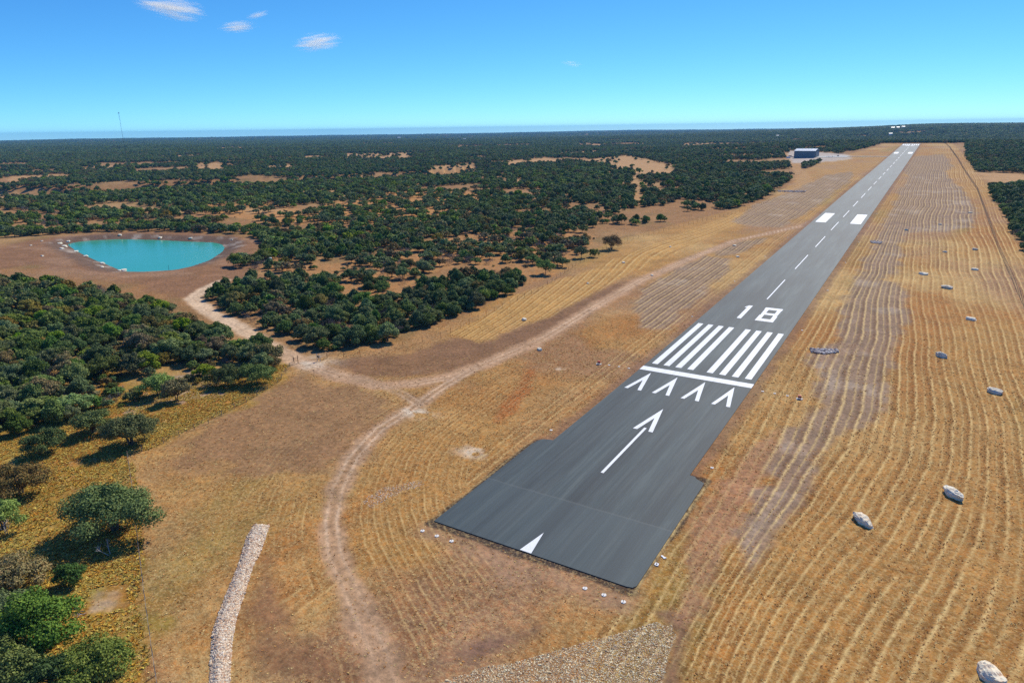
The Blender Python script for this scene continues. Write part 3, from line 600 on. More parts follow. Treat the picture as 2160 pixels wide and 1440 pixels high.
def stone_material():
    m, t, p = new_mat('rubble'); a = attr(t, 'tone').outputs['Color']; n = noise(t, worldpos(t), 6, 3)
    t.links.new(cmix(t, 1.0, a, mth(t, 'MULTIPLY_ADD', n, 0.5, 0.75), 'MULTIPLY'), p.inputs['Base Color']); p.inputs['Roughness'].default_value = 0.9; return m
STONE = stone_material()
def stones(name, XY, size, lift, label, tones, cat='rubble', sub=ICO1, seed=3):
    rs = np.random.default_rng(seed); n = len(XY); V0, F0 = sub; x, y = XY[:, 0], XY[:, 1]; z = T(x, y, False)+lift
    V = V0[None]*(1+rs.uniform(-0.28, 0.28, (n, len(V0), 1))); sc = size[:, None, None]*np.stack([rs.uniform(0.8, 1.35, n), rs.uniform(0.6, 1.0, n), rs.uniform(0.35, 0.62, n)], 1)[:, None, :]
    V = V*sc; a = rs.uniform(0, 6.28, n); ca, sa = np.cos(a)[:, None], np.sin(a)[:, None]; X = V[..., 0]*ca-V[..., 1]*sa; Y = V[..., 0]*sa+V[..., 1]*ca
    P = np.stack([X+x[:, None], Y+y[:, None], V[..., 2]+z[:, None]+size[:, None]*0.2], -1).reshape(-1, 3)
    F = (F0[None]+(np.arange(n)*len(V0))[:, None, None]).reshape(-1, 3)
    tn = np.asarray(tones)[rs.integers(0, len(tones), n)]*rs.uniform(0.75, 1.15, n)[:, None]
    me = mesh_np(name, P, F, [STONE], False, None, dict(tone=np.repeat(np.clip(tn, 0, 0.9), len(V0), 0)))
    return tag(link(name, me), label, cat, kind='stuff')
def fill(P, spacing, seed, keep=1.0, cond=None):
    P = np.asarray(P); lo, hi = P.min(0), P.max(0); rs = np.random.default_rng(seed)
    gx, gy = np.meshgrid(np.arange(lo[0], hi[0], spacing), np.arange(lo[1], hi[1], spacing)); q = np.stack([gx.ravel(), gy.ravel()], 1)+rs.uniform(-0.5, 0.5, (gx.size, 2))*spacing
    m = inside(q[:, 0], q[:, 1], P) & (rs.random(len(q)) < keep); q = q[m]
    if cond is not None: q = q[cond(q[:, 0], q[:, 1])]
    return q
TON = [(0.76, 0.58, 0.38), (0.68, 0.47, 0.30), (0.80, 0.65, 0.46), (0.54, 0.32, 0.18), (0.82, 0.71, 0.54), (0.50, 0.38, 0.28)]
q = np.concatenate([fill(BERM, 0.135, 5), fill(BERM, 0.16, 55)]); dB = sdist(q[:, 0], q[:, 1], BERM, 5); rs = np.random.default_rng(4)
stones('stone_berm', q, rs.uniform(0.075, 0.17, len(q))*(1+0.7*(rs.random(len(q)) < 0.06)), rs.uniform(-0.03, 0.05, len(q)), 'long low ridge of loose pale limestone rubble beside the dirt track', TON, sub=ICO1)
RUB = GP([(905, 1470), (935, 1436), (1000, 1408), (1090, 1396), (1170, 1372), (1270, 1345), (1350, 1322), (1385, 1308), (1418, 1318), (1428, 1345), (1410, 1385), (1398, 1440), (1390, 1520), (900, 1520)])
q = fill(RUB, 0.155, 6, 0.85, lambda x, y: fbm(x, y, 5, 33)+sdist(x, y, RUB, 5)*0.4 > -0.12); rs = np.random.default_rng(5)
stones('rubble_field', q, rs.uniform(0.045, 0.125, len(q))*(1+0.8*(rs.random(len(q)) < 0.03)), 0.0, 'spread of brown and cream rubble below the runway end', [(c[0]*k_, c[1]*k_, c[2]*k_*0.85) for c in TON for k_ in (0.75, 1.08)]+[(0.40, 0.22, 0.13)], sub=ICO1)
PT = GP([(765, 1060), (790, 1032), (840, 1022), (890, 1012), (895, 1022), (850, 1040), (800, 1062), (785, 1072)])
q = fill(PT, 0.26, 8, 0.75, lambda x, y: fbm(x, y, 3, 35)+sdist(x, y, PT, 5)*0.5 > -0.05); stones('rubble_patch', q, np.random.default_rng(8).uniform(0.05, 0.14, len(q)), 0.0, 'small patch of white rubble between the dirt track and the turning pad', TON)
for k_, (poly, lab) in enumerate((([(1708, 735), (1765, 737), (1770, 743), (1740, 748), (1712, 744)], 'dark heap of rocks on a mound between the runway and the grey field'), ([(1835, 508), (1861, 510), (1858, 515), (1838, 513)], 'small heap of grey rocks beside the runway, far right side'),
        ([(1640, 402), (1700, 403), (1698, 406), (1642, 405)], 'thin line of red-brown rocks across the far left grey patch'))):
    q = fill(GP(poly), 0.45 if k_ < 2 else 1.2, 20+k_); stones('rock_heap', q, np.random.default_rng(k_).uniform(0.2, 0.5, len(q))*(1 if k_ < 2 else 1.5), 0.1, lab, [(0.30, 0.26, 0.26), (0.42, 0.38, 0.36), (0.2, 0.15, 0.15), (0.6, 0.55, 0.5)], 'rock heap')

# ------------------------------------------------------------------ trees
def leaf_material(name, stops, trans=0.12, var=0.35):
    m, t, p = new_mat(name); L = t.links
    oi = t.nodes.new('ShaderNodeObjectInfo'); lf = attr(t, 'lf').outputs['Fac']
    c = ramp(t, lf, [(i/(len(stops)-1), s) for i, s in enumerate(stops)])
    hv = nd(t, 'ShaderNodeHueSaturation'); L.new(c, hv.inputs['Color'])
    L.new(mth(t, 'MULTIPLY_ADD', oi.outputs['Random'], 0.05, 0.475), hv.inputs['Hue'])
    L.new(mth(t, 'MULTIPLY_ADD', mth(t, 'FRACT', mth(t, 'MULTIPLY', oi.outputs['Random'], 7.31)), var*2, 1-var), hv.inputs['Value'])
    L.new(mth(t, 'MULTIPLY_ADD', mth(t, 'FRACT', mth(t, 'MULTIPLY', oi.outputs['Random'], 13.7)), 0.35, 0.75), hv.inputs['Saturation'])
    L.new(hv.outputs[0], p.inputs['Base Color']); p.inputs['Roughness'].default_value = 0.75; p.inputs['Specular IOR Level'].default_value = 0.18
    if trans:
        tr = t.nodes.new('ShaderNodeBsdfTranslucent'); L.new(hv.outputs[0], tr.inputs[0]); mx = nd(t, 'ShaderNodeMixShader'); mx.inputs[0].default_value = trans
        L.new(p.outputs[0], mx.inputs[1]); L.new(tr.outputs[0], mx.inputs[2]); L.new(mx.outputs[0], t.nodes['Material Output'].inputs[0])
    return m
LM = dict(oak=leaf_material('oak_leaves', [(0.081, 0.122, 0.029), (0.156, 0.214, 0.045), (0.283, 0.317, 0.069)]),
          juniper=leaf_material('juniper_foliage', [(0.049, 0.096, 0.019), (0.096, 0.164, 0.029), (0.184, 0.247, 0.043)]),
          bright=leaf_material('bright_leaves', [(0.095, 0.155, 0.019), (0.175, 0.265, 0.027), (0.310, 0.380, 0.040)]),
          russet=leaf_material('russet_leaves', [(0.111, 0.104, 0.025), (0.232, 0.188, 0.043), (0.410, 0.238, 0.051)]),
          grey=leaf_material('grey_twigs', [(0.12, 0.105, 0.085), (0.19, 0.165, 0.135), (0.27, 0.24, 0.20)], 0.0))
BARK = flat_mat('bark', (0.10, 0.080, 0.062), 0.95, 0.1, 0.35, 4.0); DEAD = flat_mat('bleached_wood', (0.42, 0.39, 0.35), 0.9, 0.1, 0.2, 4.0)

def crown_np(seed, lobes, nleaf, size, squash=1.0, flat=0.55, holes=0.25):
    """leaf sprays scattered through the shells of several lobes; lobes = [(cx,cy,cz,rx,ry,rz)]"""
    rs = np.random.default_rng(seed); Lb = np.array(lobes, float); wt = (Lb[:, 3]*Lb[:, 4]*Lb[:, 5])**(2/3); wt /= wt.sum()
    k = rs.choice(len(Lb), nleaf, p=wt); d = rs.normal(size=(nleaf, 3)); d /= np.linalg.norm(d, axis=1)[:, None]
    d[:, 2] = np.where((d[:, 2] < -0.2) & (rs.random(nleaf) < 0.6), -d[:, 2], d[:, 2])
    rad = rs.uniform(0.22, 1.10, nleaf)**0.62
    # clumping inside each lobe
    cl = n3(d*1.0+k[:, None]*3.7, 0.42, seed); rad = rad*(1+0.22*cl)
    keep = cl > -0.45+holes*0.55*rs.random(nleaf)-0.1
    P = Lb[k, :3]+d*rad[:, None]*Lb[k, 3:]; P = P[keep]; d = d[keep]; cl = cl[keep]; n = len(P)
    nr = d+rs.normal(scale=0.6, size=(n, 3)); nr[:, 2] += 0.35; nr /= np.linalg.norm(nr, axis=1)[:, None]
    a = np.cross(nr, rs.normal(size=(n, 3))); a /= np.linalg.norm(a, axis=1)[:, None]+1e-9; b = np.cross(nr, a)
    s = (size*rs.uniform(0.6, 1.35, n))[:, None]; e = rs.uniform(flat, 1.0, n)[:, None]
    q = np.stack([P-a*s*0.5-b*s*e*0.5, P+a*s*0.5-b*s*e*0.35, P+a*s*0.35+b*s*e*0.5, P-a*s*0.45+b*s*e*0.4], 1)
    q[:, :, :] += (nr*s*0.18)[:, None]*rs.uniform(-1, 1, (n, 4, 1))
    V = q.reshape(-1, 3); F = np.arange(4*n).reshape(-1, 4); lf = np.clip(0.5+0.55*cl+rs.normal(scale=0.16, size=n), 0, 1)
    return V, F, np.repeat(lf, 4)
def limbs(seed, lobes, r0, n=5, forks=2, base=0.0):
    rs = np.random.default_rng(seed); mb = MB(); L = sorted(lobes, key=lambda l: -l[2]); stems = max(1, forks); zf = min(l[2]-l[5]*0.5 for l in lobes)*0.75
    for s_ in range(stems):
        a = 6.28*s_/stems+rs.uniform(0, 1); sp = 0.12*(stems > 1)
        hub = Vector((math.cos(a)*zf*0.35*(stems > 1), math.sin(a)*zf*0.35*(stems > 1), max(0.5, zf)))
        mb.tube([(math.cos(a)*sp*2, math.sin(a)*sp*2, -0.35), (math.cos(a)*sp*2.2, math.sin(a)*sp*2.2, 0.15), tuple(hub*0.6+Vector((rs.uniform(-.1, .1), rs.uniform(-.1, .1), 0))), tuple(hub)], [r0*1.35, r0, r0*0.8, r0*0.7], n)
        for l in L[s_::stems]:
            c = Vector(l[:3]); mid = hub.lerp(c, 0.5)+Vector((rs.uniform(-.3, .3), rs.uniform(-.3, .3), rs.uniform(-.1, .3)))
            mb.tube([tuple(hub), tuple(mid), tuple(c), tuple(c+Vector((rs.uniform(-.5, .5)*l[3], rs.uniform(-.5, .5)*l[4], l[5]*0.6)))], [r0*0.6, r0*0.36, r0*0.2, r0*0.07], max(3, n-1))
    return mb
def twig_np(seed, H, W, depth=4, stems=4):
    """bare branching shrub; returns MB"""
    rs = random.Random(seed); mb = MB()
    def br(p, d, l, r, k):
        q = p+d*l; m = p+d*l*0.5+Vector((rs.uniform(-.1, .1), rs.uniform(-.1, .1), rs.uniform(-.05, .05)))*l
        mb.tube([tuple(p), tuple(m), tuple(q)], [r, r*0.8, r*0.55], 3, False)
        if k <= 0: return
        for i in range(3 if k > 1 else 4):
            e = Vector((rs.uniform(-1, 1), rs.uniform(-1, 1), rs.uniform(-0.25, 0.8))); br(p.lerp(q, rs.uniform(0.6, 1.0)), (d*0.75+e*0.75).normalized(), l*rs.uniform(0.55, 0.8), r*0.62, k-1)
    for s in range(stems):
        a = 6.28*s/stems+rs.uniform(-.4, .4); br(Vector((0.1*math.cos(a), 0.1*math.sin(a), -0.2)), Vector((math.cos(a)*0.75*W/H, math.sin(a)*0.75*W/H, 1)).normalized(), H*0.42, 0.075, depth)
    return mb
def lobes_oak(seed, W, H, n, low=0.30):
    rs = np.random.default_rng(seed); out = []; n = int(n*1.7); ex = rs.uniform(0.78, 1.22)
    for i in range(n):
        a = 2.399*i+rs.uniform(-.5, .5); rr = W*0.5*math.sqrt((i+0.5)/n)*rs.uniform(0.62, 0.98); s = W*rs.uniform(0.10, 0.185)
        z = H*(0.80-0.46*(rr/(W*0.5))**2)*rs.uniform(0.74, 1.14); out.append((rr*math.cos(a)*ex, rr*math.sin(a)/ex, max(z, H*low), s, s*rs.uniform(.75, 1.25), H*rs.uniform(0.13, 0.23)))
    out.append((0, 0, H*0.58, W*0.24, W*0.24, H*0.26)); return out
def lobes_jun(seed, W, H, n):
    rs = np.random.default_rng(seed); out = [(0, 0, H*0.45, W*0.30, W*0.30, H*0.40)]; n = int(n*1.7)
    for i in range(n):
        a = 2.399*i+rs.uniform(-.5, .5); rr = W*0.38*math.sqrt((i+0.5)/n)*rs.uniform(0.6, 1.15); z = H*(0.72-0.46*(rr/(W*0.45))**1.5)*rs.uniform(0.75, 1.15); s = W*rs.uniform(0.10, 0.18); out.append((rr*math.cos(a), rr*math.sin(a), max(z, H*0.18), s, s*rs.uniform(.8, 1.2), H*rs.uniform(0.16, 0.30)))
    return out
PROTO = {}
def proto(kind, k, W, H, lobes, nleaf, size, lm, r0, forks=2, lofrac=0.15):
    V, F, lf = crown_np(hash((k, 3)) % 1000+k*17+len(kind), lobes, nleaf, size); cm = mesh_np('crown', V, F, [LM[lm]], False, None, dict(lf=lf))
    tm = limbs(k+5, lobes, r0, 6, forks).mesh('trunk', BARK, True)
    # a leaner joined copy for the woods further off
    V2, F2, lf2 = crown_np(k+900, lobes, int(nleaf*lofrac), size*2.2); tb = limbs(k+5, lobes, r0*1.1, 3, 1)
    nv = len(V2); tF = np.array([[a+nv for a in f] for f in tb.F if len(f) == 4]); V3 = np.concatenate([V2, np.array(tb.V)]); fm = np.concatenate([np.zeros(len(F2)), np.ones(len(tF))])
    far = mesh_np('woodland_tree', V3, np.concatenate([F2, tF]), [LM[lm], BARK], False, fm, dict(lf=np.concatenate([lf2, np.zeros(len(tb.V))])))
    PROTO.setdefault(kind, []).append(dict(W=W, H=H, crown=cm, trunk=tm, far=far))
for k in range(3): proto('oak', k, 8.0, 5.6, lobes_oak(k, 8.0, 5.6, 8+k), 8000, 0.27, 'oak', 0.17, 2+(k == 1))
for k in range(3): proto('juniper', 10+k, 6.2, 5.0, lobes_jun(10+k, 6.2, 5.0+0.4*k, 9), 8000, 0.24, 'juniper', 0.13, 1)
for k in range(2): proto('bright', 20+k, 6.8, 6.0, lobes_oak(20+k, 6.8, 6.0, 8, 0.3), 7500, 0.26, 'bright', 0.14, 1)
for k in range(2): proto('russet', 30+k, 7.0, 5.2, lobes_oak(30+k, 7.0, 5.2, 8, 0.3), 6500, 0.24, 'russet', 0.14, 2)
for k in range(2):
    mb = twig_np(40+k, 4.6, 5.0, 4, 6); nt_ = len(mb.F); tr = MB().tube([(0, 0, -0.3), (0.05, 0, 0.5), (0.1, 0.05, 1.1)], [0.13, 0.1, 0.07], 5).mesh('trunk', BARK)
    me = mb.mesh('crown', LM['grey']); me.attributes.new('lf', 'FLOAT', 'POINT').data.foreach_set('value', np.random.default_rng(k).random(len(me.vertices)).astype(np.float32))
    PROTO.setdefault('grey', []).append(dict(W=5.0, H=4.6, crown=me, trunk=tr, far=me))
def place_tree(kind, x, y, w, h, rz, v, label, cat, group, name):
    P = PROTO[kind][v % len(PROTO[kind])]; t = empty(name, (x, y, tz(x, y)-0.05), rz); t.scale = (w/P['W'], w/P['W'], h/P['H'])
    link('crown', P['crown'], t); link('trunk', P['trunk'], t); tag(t, label, cat, group); return t

# --- landmark trees, each with its own crown
def big_tree(name, px, py, W, H, nl, leaf, size, label, seed, low=0.35, lm='oak', r0=0.3, forks=3, rz=0.0, off=(0, 0)):
    x, y = G(px, py); lb = lobes_oak(seed, W, H, 13, low); lb = [(a+off[0], b+off[1], c, d, e, f) for a, b, c, d, e, f in lb]
    V, F, lf = crown_np(seed, lb, leaf, size, holes=0.4); t = empty(name, (x, y, tz(x, y)-0.05), rz)
    link('crown', mesh_np('crown', V, F, [LM[lm]], False, None, dict(lf=lf)), t); limbs(seed, lb, r0, 8, forks).build('trunk', BARK, t, smooth=True)
    tag(t, label, 'tree', 'landmark trees'); PLACED.append((x, y, W)); return t
PLACED = []
big_tree('live_oak', 243, 1118, 16.5, 8.2, 0, 26000, 0.26, 'big round-crowned dark green oak standing over the fence with a long black shadow', 101)
big_tree('live_oak', 277, 938, 12.5, 7.2, 0, 15000, 0.26, 'spreading oak with open forked trunk alone in the golden weeds above the big round oak', 102, 0.4)
big_tree('live_oak', 199, 912, 9.5, 5.6, 0, 9000, 0.26, 'grey-green oak at the edge of the woods, left of the open forked oak', 103)
big_tree('live_oak', 498, 561, 8.6, 7.0, 0, 6000, 0.32, 'small upright oak alone on bare soil at the right tip of the pond', 104, 0.45, r0=0.16, forks=1)
big_tree('live_oak', 614, 549, 10.5, 9.0, 0, 7000, 0.34, 'tall oak directly right of the green portable toilet', 105, 0.3)
big_tree('live_oak', 554, 551, 9.5, 6.4, 0, 6000, 0.34, 'flat-topped oak just left of the green portable toilet', 106, 0.4, forks=2)
big_tree('live_oak', 1151, 578, 10.2, 7.4, 0, 7000, 0.30, 'dark domed oak with one thin trunk at the strip edge, larger of two beside it', 107, 0.42, r0=0.18, forks=1)
big_tree('live_oak', 1186, 563, 6.6, 5.6, 0, 4000, 0.30, 'smaller oak just right of the dark domed oak at the strip edge', 108, 0.45, r0=0.13, forks=1)
big_tree('live_oak', 1226, 544, 7.6, 6.0, 0, 4000, 0.32, 'thin-stemmed oak by itself on tan grass beyond the domed oak', 109, 0.45, r0=0.13, forks=1)
big_tree('live_oak', 1252, 542, 5.6, 4.6, 0, 3000, 0.30, 'low forked oak immediately right of the thin-stemmed one on tan grass', 110, 0.4, r0=0.12, forks=2)
big_tree('oak_tree', 1290, 526, 12.5, 8.0, 0, 6500, 0.30, 'wide grey-brown half-bare tree where the woods meet the strip', 111, 0.3, 'russet', 0.2, 3)
big_tree('elm_tree', 336, 834, 9.0, 6.8, 0, 9000, 0.26, 'bright green leafy tree in the small clearing of the near woods', 112, 0.3, 'bright', 0.18, 2)
big_tree('oak_tree', 374, 846, 7.5, 6.4, 0, 7000, 0.26, 'olive-brown tree touching the bright green one, casting shadow on pale rock', 113, 0.3, 'russet', 0.16, 2)
big_tree('oak_tree', 92, 1362, 12.0, 8.4, 0, 17000, 0.25, 'bright green tree turning orange at the bottom left edge', 114, 0.2, 'bright', 0.3, 3)
big_tree('live_oak', 200, 1432, 10.0, 4.6, 0, 13000, 0.22, 'olive-grey spreading oak at the very bottom left, beside the fence', 115, 0.2, 'oak', 0.22, 3)
big_tree('juniper_tree', 150, 1232, 4.6, 3.6, 0, 5000, 0.20, 'small dark green juniper in the shadow of the big round oak', 116, 0.2, 'juniper', 0.12, 1)
big_tree('oak_tree', 34, 1238, 10.0, 5.0, 0, 11000, 0.24, 'olive-brown low tree at the left edge above the orange-tinted tree', 117, 0.2, 'russet', 0.2, 3)
big_tree('elm_tree', 8, 1115, 7.5, 6.0, 0, 7000, 0.25, 'bright green tree cut by the left edge beside a bleached snag', 118, 0.25, 'bright', 0.2, 2)
big_tree('oak_tree', 45, 1040, 12.0, 6.0, 0, 12000, 0.25, 'broad dusky olive tree left of the golden weeds', 119, 0.2, 'russet', 0.22, 3)
big_tree('live_oak', 20, 1330, 9.5, 6.0, 0, 11000, 0.24, 'dark grey-green oak cut by the left edge, behind the tree turning orange', 124, 0.2, 'oak', 0.2, 3)
big_tree('live_oak', 30, 1432, 9.0, 5.6, 0, 11000, 0.24, 'dark oak in the bottom left corner of the picture', 125, 0.2, 'oak', 0.2, 3)
big_tree('juniper_tree', 112, 1452, 6.0, 4.4, 0, 7000, 0.22, 'low juniper at the bottom edge between two oaks, left of the fence', 126, 0.15, 'juniper', 0.14, 1)
big_tree('juniper_tree', 100, 955, 8.5, 5.4, 0, 9000, 0.24, 'dark juniper standing above the broad dusky olive tree, left of the weeds', 127, 0.15, 'juniper', 0.15, 2)
big_tree('juniper_tree', 545, 808, 11.0, 6.0, 0, 11000, 0.24, 'dark juniper thicket tree at the right tip of the near woods by the gate', 120, 0.12, 'juniper', 0.16, 2)
big_tree('juniper_tree', 478, 812, 10.0, 5.6, 0, 10000, 0.24, 'grey-green juniper next left of the one at the right tip of the near woods', 121, 0.15, 'juniper', 0.16, 2)
big_tree('elm_tree', 165, 812, 8.5, 6.6, 0, 8000, 0.26, 'rounded mid-green tree inside the near woods, left of the orange weeds', 122, 0.25, 'bright', 0.18, 2)
big_tree('elm_tree', 240, 722, 7.0, 6.6, 0, 6500, 0.26, 'bright green tree at the top of the patch of orange weeds', 123, 0.25, 'bright', 0.16, 1)

# --- the woods: where trees can stand, and how thickly
WOODS = {k: GP(v) for k, v in dict(
 near=[(-160, 596), (0, 598), (120, 605), (250, 628), (330, 654), (420, 694), (500, 728), (560, 748), (590, 766), (580, 790), (545, 812), (500, 820), (450, 812), (415, 795), (400, 768), (340, 770), (300, 785), (262, 800), (246, 850), (200, 880), (120, 930), (60, 1000), (20, 1060), (-160, 1090)],
 west=[(-180, 1085), (20, 1092), (40, 1160), (60, 1225), (40, 1300), (20, 1440), (-180, 1440)],
 grove=[(440, 640), (500, 665), (560, 690), (620, 716), (690, 742), (740, 738), (800, 729), (850, 716), (900, 692), (950, 669), (1000, 652), (1050, 632), (1098, 612), (1114, 597), (1080, 582), (1000, 578), (930, 590), (872, 604), (850, 630), (760, 640), (712, 608), (700, 590), (640, 585), (560, 588), (480, 600), (432, 618)],
 clump=[(782, 588), (800, 572), (860, 566), (905, 565), (880, 590), (840, 604), (795, 602)],
 hangar=[(1694, 352), (1712, 342), (1732, 340), (1734, 352), (1722, 366), (1704, 372), (1692, 362)],
 right=[(2078, 395), (2120, 392), (2170, 392), (2300, 420), (2400, 600), (2200, 600), (2152, 552), (2138, 520), (2112, 470), (2090, 432)],
 right2=[(2026, 297), (2120, 290), (2260, 286), (2400, 340), (2200, 370), (2110, 368), (2064, 366), (2046, 350), (2034, 340), (2040, 320)],
 tongue=[(1996, 352), (2046, 346), (2050, 354), (2010, 356)]).items()}
BACK = GP([(-420, 520), (-60, 512), (0, 502), (130, 494), (260, 489), (400, 490), (500, 496), (545, 508), (560, 530), (600, 550), (700, 548), (735, 535), (850, 520), (1000, 498), (1100, 480), (1200, 496), (1245, 500)])+[(-105.6, 198.4), (-98, 251.2), (-86, 315.3), (-77.7, 360.8), (-72, 429.3), (-75, 532.8), (-86, 674.3), (-110, 720), (-118, 960), (-150, 985), (-150, 1015), (-112, 1030), (-95, 1100), (-75, 1300), (-58, 1486), (-60, 1565), (60, 1570), (75, 1565), (86, 1600), (400, 1500), (900, 1500), (16000, 9000), (4000, 26000), (-22000, 18000), (-9000, 0)]
CLEAR = [('apron', 0.0), ('pasture', 0.42), ('glade', 0.75), ('cl1', .05), ('cl2', .05), ('cl3', .05), ('cl4', .05), ('cl5', .1), ('cl6', .1), ('cl7', .05), ('cl8', .1), ('cl9', .05)]+[('cl%d' % q_, 0.16) for q_ in range(10, 24)]+[('lane', 0.0), ('yard', 0.0), ('rtwd', 0.06), ('weeds2', 0.0)]
def density(x, y):
    d = np.zeros(len(x))
    for k, v in dict(near=1.0, west=0.9, grove=1.0, clump=1.0, hangar=1.2, right=1.0, right2=1.0, tongue=1.0).items(): d = np.maximum(d, v*inside(x, y, WOODS[k]))
    d = np.where(inside(x, y, WOODS['near']), d*(0.25+0.75*ss(-0.42, -0.12, fbm(x, y, 20, 227, 2))), d)
    r = np.hypot(x-CAM[0], y-CAM[1]); patch = fbm(x, y, 100, 201, 3)+0.5*vn(x, y, 38, 207)
    b = inside(x, y, BACK)*np.where(r < 1100, 0.92*ss(-0.34, 0.02, patch+0.25*vn(x, y, 20, 219)), 0.95*ss(-0.36, -0.12, patch+0.45*fbm(x, y*1.0, 420, 203, 2)))
    d = np.maximum(d, b)
    g = inside(x, y, GP([(560, 556), (500, 530), (545, 508), (700, 530), (860, 520), (800, 556), (700, 570)])); d = np.where(g, np.maximum(d, 0.55), d)
    for k, v in CLEAR:
        if k in AREAS: d = np.where(inside(x, y, AREAS[k]), np.minimum(v*(ss(-0.35, 0.25, fbm(x, y, 32, 223, 2)) if k == 'glade' else 1.0), 1.0) if k == 'glade' else np.minimum(d, v), d)
    for P in (TR_MAIN,): m = r < 1200; dd = np.full(len(x), 99.0); dd[m] = seg_d(x[m], y[m], P); d = np.where(dd < 5.0, 0, d)
    d = np.where((seg_d(x, y, [(-150, 985), (-95, 1000)]) < 26) | inside(x, y, STRIP) | (sdist(x, y, [tuple(q) for q in POND], 60) > -22), 0, d)
    return d
def candidates():
    out = []
    azs = math.atan2(R[2][0], R[2][1]); rs = np.random.default_rng(77)
    for r0, r1, sp in ((60, 620, 5.0), (620, 1500, 6.6), (1500, 2600, 9.0), (2600, 4200, 14.0), (4200, 7000, 22.0), (7000, 12500, 40.0), (12500, 14900, 60.0)):
        n = int(0.5*(r1*r1-r0*r0)*math.radians(84)/(sp*sp)*1.0); # jittered polar grid
        nr = max(2, int((r1-r0)/sp)); R_ = r0+(np.arange(nr)+0.5)*sp
        for rr in R_:
            na = max(1, int(rr*math.radians(84)/sp)); a = azs+math.radians(-42)+(np.arange(na)+rs.random(na))*math.radians(84)/na; q = rr+rs.uniform(-0.5, 0.5, na)*sp
            out.append(np.stack([CAM[0]+q*np.sin(a), CAM[1]+q*np.cos(a), np.full(na, sp)], 1))
    return np.concatenate(out)
Q = candidates(); D = density(Q[:, 0], Q[:, 1]); rs = np.random.default_rng(5); Q = Q[rs.random(len(Q)) < D*0.93]
x, y, sp = Q.T; r = np.hypot(x-CAM[0], y-CAM[1]); pl = np.array(PLACED)
ok = np.ones(len(x), bool)
for a, b, W_ in PLACED: ok &= np.hypot(x-a, y-b) > W_*0.5+1.5
x, y, sp, r = x[ok], y[ok], sp[ok], r[ok]; n = len(x); u = rs.random(n)
zone = fbm(x, y, 60, 211, 3); inn = lambda k: inside(x, y, WOODS[k])
kind = np.where(u < 0.52, 1, 0)                                     # 0 oak 1 juniper 2 bright 3 russet 4 grey
kind = np.where((u > 0.93), 2, kind); kind = np.where((u > 0.84) & (u < 0.93) & (r < 2600), 3, kind); kind = np.where((u > 0.80) & (u < 0.84) & (r < 1500), 4, kind)
nearw = inn('near') | inn('west'); u2 = rs.random(n)
kind = np.where(nearw, np.select([u2 < 0.34, u2 < 0.58, u2 < 0.74, u2 < 0.94], [0, 1, 2, 3], 4), kind)
kind = np.where(inn('grove'), np.select([u2 < 0.62, u2 < 0.80, u2 < 0.86], [1, 0, 3], 4), kind)
gl = inside(x, y, AREAS['glade']); kind = np.where(gl, np.select([u2 < 0.34, u2 < 0.75, u2 < 0.88], [4, 0, 3], 1), kind); kind = np.where(inside(x, y, AREAS['pasture']), 0, kind)
leftmid = (x < -250) & (y > 60) & (r < 1100); kind = np.where(leftmid & (u2 < 0.28), 2, kind)
W = np.where(kind == 1, 7.4, np.where(kind == 4, 6.0, 8.4))*np.where(nearw, 1.12, 1.0)*rs.uniform(0.68, 1.22, n)*np.where(sp > 30, sp*0.10, np.clip(sp/6.6, 0.86, 3.4)); H = W*np.where(kind == 1, 0.72, 0.70)*rs.uniform(0.85, 1.15, n)
H = np.where(sp > 8, np.minimum(H, 7.5), H)
H = np.where(gl | inside(x, y, AREAS['pasture']), H*0.95, H)
zz = T(x, y, False); px_, py_, dd_ = proj(x, y, zz+H*0.5); vis = (px_ > -30) & (px_ < 2190) & (py_ < 1480) & (dd_ > 0)
score = np.where(vis, W/np.maximum(r, 1), 0); order = np.argsort(-score); NIND = 300-len(PLACED); ind = order[:NIND]; rest = np.setdiff1d(np.arange(n), ind)
KN = ['oak', 'juniper', 'bright', 'russet', 'grey']; NAMES = ['live_oak', 'juniper_tree', 'elm_tree', 'oak_tree', 'bare_tree']
KW = ['grey-green oak', 'dark juniper', 'bright-green tree', 'olive-brown tree', 'bare grey tree']
def stand(i):
    X, Y = x[i:i+1], y[i:i+1]
    for k in ('near', 'west', 'grove', 'clump', 'right', 'right2', 'hangar'):
        if inside(X, Y, WOODS[k])[0]: return k
    if gl[i]: return 'glade'
    return 'pond' if x[i] < -230 and r[i] < 640 else 'mid'
WHERE = dict(near='near left woods', west='bottom left scrub', grove='grove beside track', clump='thicket behind grove', right='woods outside right fence', right2='far right woods', glade='tan glade behind grove',
             pond='woods behind pond', mid='woods left of runway', hangar='clump before hangar')
GRP = {k: 'trees in the '+v for k, v in WHERE.items()}
SIZE = lambda w_: 'broad' if w_ > 8.0 else ('small' if w_ < 6.0 else 'medium')
st_ = {int(i): stand(int(i)) for i in ind}
by = {}
for i in ind: by.setdefault((st_[int(i)], int(kind[i])), []).append(int(i))
ORD = ['first', 'second', 'third', 'fourth', 'fifth', 'sixth', 'seventh', 'eighth', 'ninth', 'tenth', 'eleventh', 'twelfth', 'thirteenth', 'fourteenth', 'fifteenth', 'sixteenth', 'seventeenth', 'eighteenth', 'nineteenth', 'twentieth']
labels = {}
